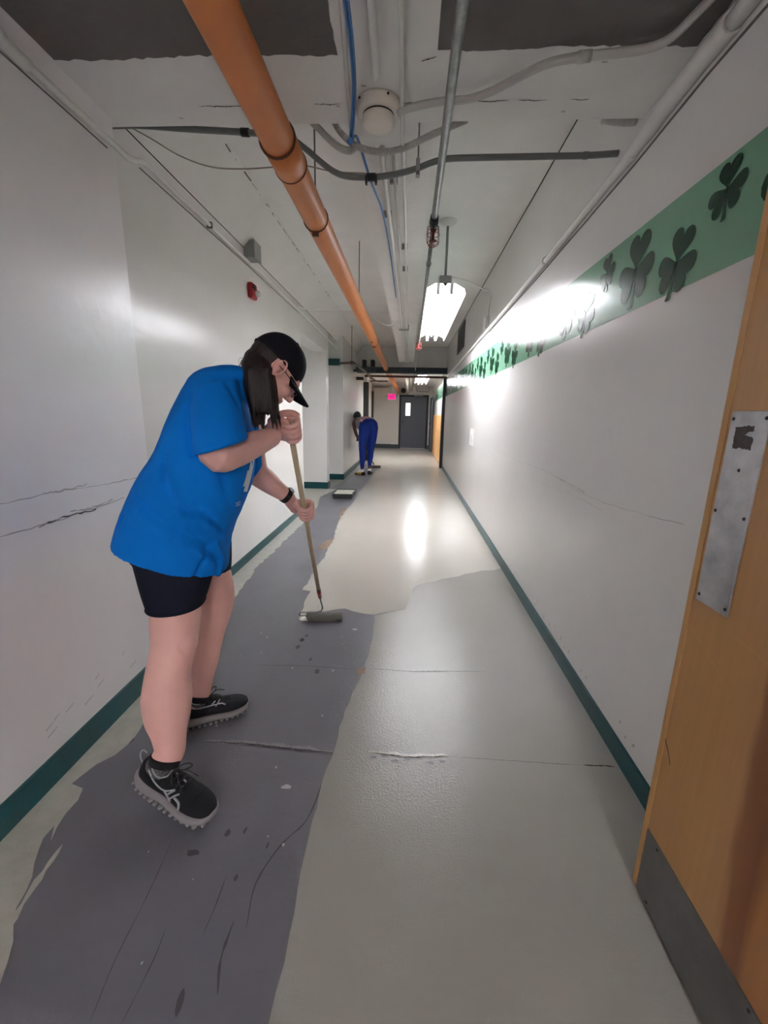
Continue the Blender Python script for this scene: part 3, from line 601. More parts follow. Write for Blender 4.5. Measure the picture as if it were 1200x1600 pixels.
# fluorescent strip lights
def fixture(xc, y0, y1, z, label, tube_m, stem=True, group='fluorescent strip lights'):
    root = empty('fluorescent_light', label, 'ceiling light', group); root.location = (xc, y0, z); bpy.context.view_layer.update()
    hw = .178; prof = [(-hw,z),(-hw+.012,z+.045),(-.085,z+.085),(-.02,z+.085),(0,z+.058),(.02,z+.085),(.085,z+.085),(hw-.012,z+.045),(hw,z)]
    up = [(x, zz+.004) for x, zz in reversed(prof)]
    full = prof + up; n = len(full); mb = MB()
    mb.add([(xc+x, y, zz) for y in (y0, y1) for x, zz in full], [(i, (i+1) % n, n+(i+1) % n, n+i) for i in range(n)] + [tuple(range(n)), tuple(n+i for i in range(n))])
    rel(mb.build('reflector', M_refl), root)
    rel(MB().box((xc-.06,y0+.02,z+.088),(xc+.06,y1-.02,z+.135)).build('ballast_channel', M_refl), root)
    half = (y1-y0)/2
    for dx in (-.058,.058):
        rel(MB().tube([(xc+dx,y0+.035,z+.035),(xc+dx,y1-.035,z+.035)], .0175, 12).build('tube', tube_m), root)
        for y in (y0+.012, y1-.034): rel(MB().box((xc+dx-.014,y,z+.005),(xc+dx+.014,y+.022,z+.088)).build('lamp_holder', M_refl), root)
    if stem:
        zc = ZF if y0 < 10 else 2.40
        rel(MB().box((xc-.05,y0-.005,z+.088),(xc+.05,y0+.07,z+.145)).build('stem_box', M_box), root)
        if zc-z > .2:
            rel(MB().tube([(xc,y0+.03,z+.14),(xc,y0+.03,zc)], .011, 10).build('stem', M_box), root)
            rel(MB().lathe((xc,y0+.03,zc), [(.075,0),(.07,-.012),(.05,-.03),(.018,-.042),(0,-.044)], n=24).build('canopy', M_white), root)
            rel(MB().tube([(xc,y1-.2,z+.13),(xc,y1-.2,zc)], .008, 8).build('stem', M_box), root)
    return root
fixture(.272, 4.02, 6.46, 2.345, 'bright fluorescent strip light on a stem right of the ceiling rib', M_tube)
fixture(.30, 11.5, 13.9, 2.245, 'smaller looking lit strip light beyond the dark steel beam', M_tube)
fixture(.45, -4.2, -1.8, 2.30, 'unseen fill strip light added behind the camera', M_tube2)
lw = run('lamp_conduit', [(.29,4.06,2.50),(.40,4.15,2.505),(.55,4.35,2.515),(.70,4.65,2.55),(.80,4.9,2.60),(.845,5.1,2.60),(.858,5.25,2.53),(.86,5.28,2.40)], .008, M_white, 'thin white conduit curving from the light stem to the right wall', smooth=5, n=8)
wb = empty('outlet_box', 'small pale outlet box above the conduit on the right wall', 'junction box'); wb.location = (.86,5.3,2.36); bpy.context.view_layer.update()
rel(MB().box((.825,5.21,2.30),(WR,5.34,2.42)).build('box', M_white, bevel=.003), wb)
rel(MB().box((.822,5.205,2.295),(.826,5.345,2.425)).build('cover', M_white), wb)
# light switch plates down the right wall
sw = empty('switch_plate', 'tall white switch plate on the right wall down the corridor', 'switch'); sw.location = (WR,6.0,1.03); bpy.context.view_layer.update()
rel(MB().box((WR-.008,5.85,.92),(WR,6.15,1.15)).build('plate', M_refl, bevel=.002), sw)
for k in range(2): rel(MB().box((WR-.014,5.93+k*.1,1.0),(WR-.008,5.96+k*.1,1.06)).build('toggle', M_white), sw)
# steel beam, red pipe, brown pipework at the far bulkhead
sb = empty('steel_beam', 'dark slate steel beam spanning the far corridor below the bulkhead', 'beam'); sb.location = (-.2,10.7,2.37); bpy.context.view_layer.update()
mb = MB(); mb.box((-1.31,10.62,2.40),(.868,10.80,2.42)); mb.box((-1.31,10.70,2.30),(.868,10.72,2.40)); mb.box((-1.31,10.62,2.285),(.868,10.80,2.305)); rel(mb.build('girder', M_steel), sb)
for x in (-1.12,-.92): rel(MB().box((x-.05,10.6,2.43),(x+.04,10.85,2.58)).build('bearing_block', M_jamb), sb)
rel(MB().box((-1.31,10.5,2.29),(-.85,10.6,2.41)).build('end_plate', M_steel), sb)
run('red_pipe', [(-1.10,10.55,2.205),(.868,10.55,2.195)], .026, M_redpipe, 'dark red pipe crossing under the steel beam', 'pipe', n=12)
run('brown_pipe', [(-1.36,8.43,2.25),(-1.25,8.43,2.255),(-1.165,8.43,2.262)], .022, M_brownpipe, 'short grey brown pipe from the teal bracket to the rusty union', 'pipe', 4, 12); run('brown_pipe', [(-1.095,8.44,2.262),(-1.07,8.6,2.25),(-.98,9.6,2.20),(-.95,10.5,2.17)], .022, M_brownpipe, 'grey brown pipe slanting from the rusty union to the red pipe', 'pipe', 4, 12)
tag(MB().lathe((-1.13,8.43,2.262), [(0,-.035),(.032,-.03),(.036,0),(.032,.03),(0,.035)], (1,0,0), 14).build('pipe_union', M_rust), 'rusty union where the rod meets the brown pipe', 'pipe fitting')
run('dark_pipe', [(-1.30,10.0,2.27),(-.9,10.05,2.31)], .03, M_steel, 'short dark pipe stub angled at the left end of the beam', 'pipe')
run('far_pipe', [(-1.15,12.6,2.24),(-.66,12.6,2.24)], .02, M_brownpipe, 'thin brown pipe crossing left beyond the beam, upper one', 'pipe'); run('far_pipe', [(-1.15,13.6,2.14),(-.66,13.6,2.14)], .022, M_brownpipe, 'thin brown pipe crossing left beyond the beam, lower one', 'pipe')
run('far_pipe', [(-.98,10.56,2.18),(-.98,12.6,2.24)], .02, M_brownpipe, 'brown pipe joining the red pipe to the crossing pipes beyond', 'pipe')
tb = empty('teal_bracket', 'teal painted pipe sleeve sticking out beside the far pier', 'bracket'); tb.location = (-1.4,8.45,2.27); bpy.context.view_layer.update()
rel(MB().box((-1.62,8.38,2.21),(-1.36,8.48,2.33)).build('sleeve', M_teal, bevel=.006), tb)
tag(MB().box((-1.29,10.4,2.10),(-1.12,10.5,2.17)).build('black_box', M_jamb, bevel=.004), 'small black box on the left wall under the pipes', 'box')
bell = empty('alarm_bell', 'small round black alarm bell above left of the end door', 'bell'); bell.location = (-.3,16.6,2.2); bpy.context.view_layer.update()
rel(MB().lathe((-.27,16.9,2.22), [(0,-.05),(.06,-.045),(.095,-.02),(.1,.02),(.1,.03)], (0,1,0), 20).build('gong', M_black), bell); rel(MB().box((-.33,16.93,2.16),(-.21,17.1,2.28)).build('backbox', M_box), bell)
run('door_conduit', [(.2,17.0,2.36),(.25,17.0,2.20),(.7,17.0,2.20),(.72,17.0,2.36)], .014, M_box, 'thin conduit bent above the end door', n=8)
run('far_duct', [(-.12,10.95,2.335),(-.08,16.9,2.15)], .05, M_white, 'white pipe along the far ceiling toward the end door', 'pipe', n=14)
run('far_duct', [(.0,10.95,2.37),(.02,16.9,2.24)], .025, M_white, 'thinner white pipe along the far ceiling toward the end door', 'pipe', n=10)
# exit sign
ex = empty('exit_sign', 'glowing pink EXIT sign hanging left of the end door', 'exit sign'); ex.location = (-.66,15.6,1.95); bpy.context.view_layer.update()
M_exit = emit('magenta_sign_glow', (255,24,140), .17); M_exlet = emit('red_letter_glow', (120,0,50), .02)
rel(MB().box((-.80,15.6,1.83),(-.52,15.66,2.04)).build('housing', M_white, bevel=.004), ex)
rel(MB().box((-.79,15.594,1.84),(-.53,15.6,2.03)).build('glowing_face', M_exit), ex)
vs, fs = text_mb('EXIT', .21); lt = MB()
for ox in (-.004,.004): lt.add([(-.66+v.x*.55+ox, 15.588+ox*.1, 1.935+v.y) for v in vs], fs)
rel(lt.build('exit_letters', M_exlet), ex)
rel(MB().tube([(-.66,15.63,2.04),(-.66,15.63,2.40)], .012, 8).build('stem', M_white), ex)
for s in (-1,1): rel(MB().lathe((-.66+s*.17,15.63,1.95), [(0,.03),(.03,.02),(.032,0),(.02,-.03)], (0,-1,.0), 12).build('emergency_lamp', M_box), ex)
# paint tray
tr = empty('paint_tray', 'grey paint tray filled with pale paint on the floor ahead', 'paint tray'); tr.location = (-1.02,6.7,0); bpy.context.view_layer.update()
mb = MB(); b0 = [(-1.155,6.50),(-.875,6.52),(-.865,6.93),(-1.16,6.91)]; t0 = [(-1.175,6.47),(-.855,6.49),(-.85,6.96),(-1.175,6.94)]; inn = [(-1.16,6.485),(-.87,6.505),(-.865,6.945),(-1.16,6.925)]
mb.add([(x,y,.003) for x,y in b0]+[(x,y,.085) for x,y in t0]+[(x,y,.085) for x,y in inn]+[(x,y,.05) for x,y in inn], [(0,1,2,3)]+[(i,(i+1)%4,4+(i+1)%4,4+i) for i in range(4)]+[(4+i,4+(i+1)%4,8+(i+1)%4,8+i) for i in range(4)]+[(8+i,8+(i+1)%4,12+(i+1)%4,12+i) for i in range(4)]+[(12,13,14,15)])
rel(mb.build('pan', M_tray), tr); rel(MB().poly([(x,y,.074) for x,y in inn]).build('paint_pool', M_tray_paint), tr)
rel(MB().tube([(-.862,6.56,.087),(-.862,6.72,.087)], .006, 6).build('rim_clip', M_black), tr)

# ================================================================== PEOPLE
def limb(mb, pts, n=18, sub=5):
    """tapered round limb through (point, radius) stations, rounded ends"""
    c = smoothpath([p for p, r in pts], sub); rs = smoothpath([Vector((r, 0, 0)) for p, r in pts], sub)
    mb.tube(c, [q.x for q in rs], n)
    for p, r in (pts[0], pts[-1]): mb.ell(p, (r,0,0), (0,r,0), (0,0,r), 14, 8)
    return mb
def ring_pts(B, Fr, lat, n=36, p=2.3):
    c = (B+Fr)/2; U = (Fr-B)/2; out = []
    for j in range(n):
        t = 2*PI*j/n; cs, sn = math.cos(t), math.sin(t)
        out.append(c + U*math.copysign(abs(cs)**(2/p), cs) + lat*math.copysign(abs(sn)**(2/p), sn))
    return out
def interp_rings(rings, k=3):
    out = []
    n = len(rings[0]); cols = [smoothpath([r[j] for r in rings], k) for j in range(n)]
    for i in range(len(cols[0])): out.append([cols[j][i] for j in range(n)])
    return out
def grip(mb, c, a, e1, e2, wrist, wr, s=1., thumb=True):
    """hand closed round a pole at c: a = pole axis (index side), e1 = back-of-hand normal, e2 = knuckle direction"""
    a, e1, e2 = Vector(a).normalized(), Vector(e1).normalized(), Vector(e2).normalized()
    e1 = (e1-a*e1.dot(a)).normalized(); e2 = (e2-a*e2.dot(a)-e1*e2.dot(e1)).normalized()
    q = lambda x, y, z: c + (e1*x + e2*y + a*z)*s
    # palm
    mb.ell(q(.028,-.022,0), e1*.015*s, e2*.044*s, a*.041*s, 18, 12)
    mb.ell(q(.022,-.040,.022), e1*.017*s, e2*.030*s, a*.020*s); mb.ell(q(.022,-.040,-.02), e1*.016*s, e2*.028*s, a*.018*s)
    limb(mb, [(wrist, wr), (wrist.lerp(q(.026,-.05,0), .5), wr*.98), (q(.026,-.045,0), .026*s)], 14, 4)
    for k, (off, L_, r) in enumerate(((.0335,1.0,.0092),(.0118,1.08,.0096),(-.0102,1.02,.0092),(-.031,.86,.0082))):
        path = [q(.027,.0,off*.92), q(.0285,.018,off), q(.017,.033,off), q(-.006,.0325,off), q(-.0235,.018,off), q(-.0265,-.004,off*.98), q(-.0175,-.0215*L_,off*.96)]
        sp = smoothpath(path, 5); n = len(sp); rs = [r*s*(1.08-.28*i/(n-1)+.05*math.cos(i/5*2*PI)*.5) for i in range(n)]
        mb.tube(sp, rs, 12); e = sp[-1]; mb.ell(e, (rs[-1],0,0), (0,rs[-1],0), (0,0,rs[-1]), 10, 6)
        mb.ell(q(.031,.016,off), e1*.008*s, e2*.010*s, a*.009*s, 10, 6)
    if thumb:
        mb.ell(q(.014,-.018,.030), e1*.015*s, e2*.030*s, a*.014*s); tp = smoothpath([q(.018,-.045,.024), q(.004,-.036,.038), q(-.014,-.024,.043), q(-.030,-.004,.041), q(-.032,.014,.036)], 5); n = len(tp)
        rs = [s*(.0135-.0035*i/(n-1)) for i in range(n)]; mb.tube(tp, rs, 12); mb.ell(tp[-1], (rs[-1],0,0), (0,rs[-1],0), (0,0,rs[-1]), 10, 6)
    return q
def bvh(o):
    me = o.data; return BVHTree.FromPolygons([v.co.copy() for v in me.vertices], [tuple(p.vertices) for p in me.polygons])
def cast(trees, px, py, lift=.0015):
    d = ray(px, py).normalized(); best = None
    for t in trees:
        h = t.ray_cast(ORG, d)
        if h[0] is not None and (best is None or h[3] < best[3]): best = h
    return None if best is None else best[0] + best[1]*lift*(1 if best[1].dot(d) < 0 else -1)
def on_surface(trees, poly, sub=4, lift=.0015):
    sp = smoothpath([(x, y, 0) for x, y in poly], sub); return [h for h in (cast(trees, p.x, p.y, lift) for p in sp) if h is not None]

FD = Vector((.955,.297,0)); LD = Vector((-.297,.955,0))
# ---- woman in blue, near
POLE_T = P(451,657,1.572); POLE_B = P(500,934,2.435); pax = (POLE_T-POLE_B).normalized()
def pole_at(D): return POLE_T.lerp(POLE_B, (D-POLE_T.y)/(POLE_B.y-POLE_T.y))
HC = P(434,570,1.55); hf = Vector((.56,.38,-.73)).normalized(); hu = (Vector((0,0,1))-hf*hf.z).normalized(); hn = hf.cross(hu).normalized()
if hn.y > 0: hn = -hn        # towards the camera: her right side
torso = [((179,842),(358,884),1.462,.215),((194,795),(362,835),1.47,.225),((216,748),(380,792),1.48,.222),((243,706),(394,752),1.495,.205),((264,652),(398,712),1.51,.195),((285,612),(397,676),1.52,.19),((306,583),(393,650),1.535,.18),((336,572),(388,636),1.545,.14),((366,571),(396,628),1.55,.105),((386,576),(403,612),1.55,.078)]
def torso_rings(scale=1., shrink=0.):
    out = []
    for (b, f, D, lat) in torso:
        B = P(*b, D-.055); Fr = P(*f, D+.055); c = (B+Fr)/2
        out.append(ring_pts(c+(B-c)*scale, c+(Fr-c)*scale, LD*lat*scale))
    return interp_rings(out, 3)
body = MB()
body.loft(torso_rings(.80)[5:-5])
rank = Vector((-.790,1.160,.17))
limb(body, [(P(280,850,1.43), .095), (P(276,930,1.375), .088), (P(274,968,1.335), .084), (P(272,1008,1.30), .076), (P(264,1045,1.265), .073), (P(261,1085,1.24), .081), (P(262,1120,1.215), .074), (P(265,1152,1.19), .054), (P(266,1175,1.175), .047), (rank, .045)], 24)
body.ell(P(291,1006,1.285), (.038,0,0), (0,.045,0), (0,0,.042))
lank = Vector((-.873,1.545,.10))
limb(body, [(P(305,845,1.58), .09), (P(328,900,1.62), .086), (P(335,930,1.64), .083), (P(334,952,1.64), .075), (P(324,990,1.625), .070), (P(316,1030,1.60), .070), (P(314,1060,1.58), .052), (P(313,1080,1.565), .044), (lank, .043)], 22)
body.ell(P(345,945,1.615), (.033,0,0), (0,.042,0), (0,0,.040))
# arms
rsh, rel_, rwr = P(338,632,1.41), P(338,709,1.275), P(424,683,1.49)
limb(body, [(rsh, .045), (P(337,662,1.335), .052), (rel_, .053), (P(362,706,1.325), .054), (P(392,696,1.40), .046), (rwr, .035)], 20)
gr = pole_at(1.594)
qR = grip(body, gr, pax, Vector((-.25,-1,.15)), Vector((.95,.2,.05)), rwr, .035, 1.12)
lsh, lel, lwr = P(385,655,1.70), P(400,737,1.77), P(450,776,1.865)
limb(body, [(lsh, .055), (P(392,700,1.74), .055), (lel, .052), (P(415,750,1.80), .049), (P(434,765,1.835), .039), (lwr, .031)], 20)
gl = pole_at(1.90)
grip(body, gl, pax, Vector((-.1,1,-.05)), Vector((.95,.1,-.25)), lwr, .031, 1.1)
# head and neck
limb(body, [(P(404,606,1.565), .045), (HC-hu*.082-hf*.028+hn*-.012, .047), (HC-hu*.02-hf*.03, .055)], 18)
hq = lambda f, n, u: HC + hf*f + hn*n + hu*u
def hell(f, n, u, a, b, c): body.ell(hq(f,n,u), hf*a, hn*b, hu*c, 20, 14)
hell(0,0,0,.094,.074,.094); hell(.035,0,-.055,.058,.060,.072); hell(.052,0,-.10,.036,.040,.030); hell(.075,0,-.118,.02,.022,.017)
hell(.075,0,-.005,.03,.055,.028)                                                     # brow
body.tube([hq(.092,0,-.012), hq(.104,0,-.035), hq(.116,0,-.052)], [.009,.011,.013], 12); hell(.112,0,-.054,.013,.012,.010); hell(.102,.011,-.056,.009,.008,.008); hell(.102,-.011,-.056,.009,.008,.008)
hell(.090,0,-.080,.013,.022,.007); hell(.088,0,-.091,.013,.019,.007)                  # lips
for s in (1,-1):
    hell(.068,s*.034,-.05,.026,.024,.022); hell(.083,s*.031,-.022,.012,.013,.010)      # cheeks, eyeballs
    hell(-.004,s*.074,-.030,.013,.006,.027); hell(-.002,s*.074,-.054,.008,.006,.009)                                               # ears
    body.tube([hq(-.0+.017*math.cos(t), s*(.082+.004*math.cos(t)), -.026+.030*math.sin(t)) for t in [(-100+20*k)*PI/180*1.0 for k in range(0,16)]], .0045, 8)
woman = obj('person', remesh(body, .0036, 6), M_skin)
tag(woman, 'woman in blue t-shirt and black cap bending over a paint roller pole', 'person', None)
part = lambda name, me, m: obj(name, me, m, woman)
# shirt
sh = MB(); sh.loft(torso_rings(1.0))
sl = [((300,604),(372,592),1.42,.085),((300,650),(378,632),1.36,.092),((301,685),(384,664),1.315,.092),((304,713),(387,684),1.285,.088)]
sh.loft(interp_rings([ring_pts(P(*b,D-.03), P(*f,D+.03), LD*lt, 28, 2.1) for b, f, D, lt in sl], 4))
sl2 = [((372,660),(404,640),1.70,.08),((380,715),(410,690),1.735,.075),((392,752),(414,722),1.765,.066)]
sh.loft(interp_rings([ring_pts(P(*b,D), P(*f,D+.02), LD*lt, 24, 2.1) for b, f, D, lt in sl2], 4))
me = remesh(sh, .0055, 7)
tree = BVHTree.FromPolygons([v.co.copy() for v in me.vertices], [tuple(p.vertices) for p in me.polygons])
folds = []
for poly, amp, wd in (([(256,704),(259,757),(277,792),(317,803),(347,824)], -.007, .013), ([(215,780),(247,809),(288,832),(323,853),(341,876)], -.006, .014), ([(291,637),(294,675),(300,710)], -.008, .012),
                      ([(326,858),(318,878),(306,902)], -.006, .010), ([(338,850),(346,872),(342,896)], .005, .010), ([(262,745),(285,806),(322,818),(350,838)], .006, .016), ([(220,800),(255,835),(300,858),(330,880)], .006, .016),
                      ([(345,735),(352,765),(362,790)], -.005, .012), ([(356,600),(372,628),(380,650)], -.004, .012), ([(190,812),(230,845),(262,880)], -.004, .016)):
    hits = on_surface([tree], poly, 6, 0)
    folds.append((hits, amp, wd))
nrm = [v.normal.copy() for v in me.vertices]
for i, v in enumerate(me.vertices):
    d = 0
    for hits, amp, wd in folds:
        m2 = min(((v.co-h).length_squared for h in hits), default=1)
        if m2 < wd*wd*9: d += 1.7*amp*math.exp(-m2/(wd*wd))
    q = v.co; d += .006*noise.noise(Vector((q.x*7, q.y*7, q.z*5))) + .0015*noise.noise(q*30)
    v.co = q + nrm[i]*d
me.update(); shirt = part('t_shirt', me, M_shirt)
st = [bvh(shirt)]
def decal(trees, name, loop, m, parent, lift=.0015):
    pts = [cast(trees, x, y, lift) for x, y in loop]
    if any(p is None for p in pts): return None
    k = len(pts)//2
    return MB().add(pts, [(i, i+1, len(pts)-2-i, len(pts)-1-i) for i in range(k-1)]).build(name, m, parent)
for pl, wd in (([(397,694),(396,712),(393,732),(389,750),(384,768)], 4.0), ([(388,735),(385,748),(381,760)], 2.0)):
    sp = smoothpath([(x, y, 0) for x, y in pl], 4)
    A = []
    for p in sp:
        for ox in (wd,):
            a = cast(st, p.x-ox, p.y); b = cast(st, p.x+ox*.4, p.y)
            if a and b: A.append((a, b))
    if len(A) > 1: MB().add([x for ab in A for x in ab], [(2*i, 2*i+1, 2*i+3, 2*i+2) for i in range(len(A)-1)]).build('print', M_print, shirt)
vs, fs = text_mb('202', 10); pv = [cast(st, 371+v.x*.5, 787-v.y*.9-v.x*.2, .003) for v in vs]
if all(p is not None for p in pv): MB().add(pv, fs).build('print', M_print, shirt)
# shorts
so = MB()
so.loft(interp_rings([ring_pts(P(200,845,1.39), P(338,850,1.45), LD*.125, 26, 2.2), ring_pts(P(212,890,1.36), P(334,892,1.42), LD*.118, 26, 2.2), ring_pts(P(221,922,1.345), P(326,922,1.405), LD*.112, 26, 2.2), ring_pts(P(230,948,1.325), P(320,938,1.385), LD*.107, 26, 2.2)], 4))
so.loft(interp_rings([ring_pts(P(260,845,1.57), P(362,845,1.63), LD*.115, 26, 2.2), ring_pts(P(290,885,1.60), P(362,880,1.66), LD*.105, 26, 2.2), ring_pts(P(300,915,1.61), P(359,905,1.67), LD*.098, 26, 2.2)], 4))
so.loft(interp_rings([ring_pts(P(196,830,1.42), P(350,840,1.54), LD*.17, 26, 2.2), ring_pts(P(200,865,1.42), P(345,872,1.54), LD*.165, 26, 2.2)], 4))
shorts = part('shorts', remesh(so, .0055, 5), M_shorts)
MB().tube([p for p in ring_pts(P(229.5,946.5,1.325), P(320.5,936.5,1.385), LD*.1075, 40, 2.2)]+[ring_pts(P(229.5,946.5,1.325), P(320.5,936.5,1.385), LD*.1075, 40, 2.2)[0]], .003, 6, cap=False).build('hem', M_shorts, shorts)
MB().tube([p for p in on_surface([bvh(shorts)], [(268,915),(270,935),(272,952)], 4, .0005)], .0014, 5).build('side_seam', M_shorts, shorts)
# hair
ha = MB()
ha.ell(P(398,563,1.53), (.036,0,.0), (0,.05,0), (0,0,.04)); ha.ell(hq(-.034,0,-.004), hf*.070, hn*.072, hu*.078, 22, 14)
hp = [(P(403,550,1.50), .036), (P(402,570,1.478), .052), (P(406,600,1.468), .056), (P(411,627,1.465), .052), (P(415,645,1.465), .044)]
c = smoothpath([p for p, r in hp], 5); rs = [q.x for q in smoothpath([Vector((r,0,0)) for p, r in hp], 5)]
ha.loft([[p + Vector((1,.25,0)).normalized()*r*math.cos(2*PI*j/20)*(1+.05*math.sin(5*2*PI*j/20)) + Vector((-.25,1,0)).normalized()*r*.8*math.sin(2*PI*j/20) for j in range(20)] for p, r in zip(c, rs)])
rr = random.Random(11)
for k in range(30):
    t = rr.uniform(-1,1); x0 = 409+22*t; dpt = rr.uniform(-.04,.03); tip = rr.uniform(648,676)
    if 413 < x0+4 < 418 and rr.random() < .7: continue
    pts = [P(405+20*t,575,1.475+dpt), P(408+22*t,615,1.468+dpt), P(x0+3,643,1.465+dpt), P(x0+7+rr.uniform(-4,4),tip,1.465+dpt)]
    sp = smoothpath(pts, 4); n = len(sp); ha.tube(sp, [.010*(1-(i/(n-1))**2)+.0016 for i in range(n)], 8)
hair = part('ponytail_hair', remesh(ha, .0035, 2), M_hair)
wis = MB()
for k in range(14):
    t = rr.uniform(0,1); b = P(392+8*t, 560+25*t, 1.50)
    wis.tube(smoothpath([b, b+Vector((-.02-.02*rr.random(),0,.01*rr.random())), b+Vector((-.03-.02*rr.random(),0,-.02-.02*rr.random()))], 3), .0007, 4)
wis.build('loose_strands', M_hair, hair)
# cap with curved brim and button
cp = MB(); rings = []
for k in range(13):
    a = k/12*PI/2*.985; h = .106*math.sin(a); s = math.cos(a)**.82
    ct = hq(-.004,0,-.004+h); rings.append([ct + hf*(.103*s)*math.cos(2*PI*j/40) + hn*(.0825*s)*math.sin(2*PI*j/40) for j in range(40)])
cp.loft(rings); cap = cp.build('cap', M_cap, woman)
bm_ = []
for lay in (0, .0035):
    for i in range(7):
        t = i/6
        for j in range(17):
            a = (-62+124*j/16)*PI/180; R = 1.0+.78*t*(math.cos(a*1.25)**.55 if abs(a*1.25) < PI/2 else 0)
            bm_.append(hq(-.004+.103*R*math.cos(a), .0825*(1+.10*t)*math.sin(a)*1.02, -.004-lay-.022*(math.sin(a)**2)*(.4+t*.9)-.012*t))
fsb = []
for i in range(6):
    for j in range(16):
        o = i*17+j; fsb.append((o,o+1,o+18,o+17)); o2 = o+119; fsb.append((o2,o2+17,o2+18,o2+1))
for j in range(16): o = 6*17+j; fsb.append((o,o+1,o+120,o+119))
for i in range(6):
    for e in (0,16): o = i*17+e; fsb.append((o,o+17,o+136,o+119))
MB().add(bm_, fsb, True).build('brim', M_cap, cap)
MB().ell(hq(-.004,0,.104), hf*.009, hn*.009, hu*.006, 12, 8).build('button', M_cap, cap)
MB().tube([hq(-.004+.1035*math.cos(t), .083*math.sin(t), .0) for t in [2*PI*k/48 for k in range(49)]], .0016, 5, cap=False).build('cap_stitching', M_cap, cap)
# glasses
gm = MB()
for s in (1,-1):
    gm.tube([hq(.106+.006*math.cos(t)*0, s*(.033+.024*math.cos(t)), -.030+.019*math.sin(t)) for t in [2*PI*k/24 for k in range(25)]], .0016, 6, cap=False)
    gm.tube([hq(.106,s*.057,-.024), hq(.085,s*.070,-.022), hq(.02,s*.079,-.020), hq(-.005,s*.081,-.022)], .0017, 6)
gm.tube([hq(.106,.009,-.028), hq(.110,0,-.026), hq(.106,-.009,-.028)], .0016, 6)
part('eyeglasses', gm.mesh('eyeglasses'), mat('bronze_wire_frame', (92,74,66), .35, metal=.6))
# wrist watch
wd_ = (lwr-P(434,765,1.835)).normalized(); wc = lwr - wd_*.012; wu = wd_.cross(Vector((0,0,1))).normalized(); wv = wd_.cross(wu)
wa = MB().tube([wc + (wu*math.cos(2*PI*k/28)+wv*math.sin(2*PI*k/28))*.0335 - wd_*.009 for k in range(29)] , .0035, 6, cap=False)
for s in (-.0045,0,.0045,.009): wa.tube([wc + (wu*math.cos(2*PI*k/28)+wv*math.sin(2*PI*k/28))*.0335 + wd_*s for k in range(29)], .0035, 6, cap=False)
watch = wa.build('watch_band', M_black, woman)
upw = Vector((.55,-.25,.8)); upw = (upw-wd_*upw.dot(wd_)).normalized(); sdw = wd_.cross(upw)
MB().loft([[wc+upw*h + wd_*(.015*math.cos(2*PI*j/16)) + sdw*(.014*math.sin(2*PI*j/16)) for j in range(16)] for h in (.030,.041)], False).build('watch_case', M_black, watch)
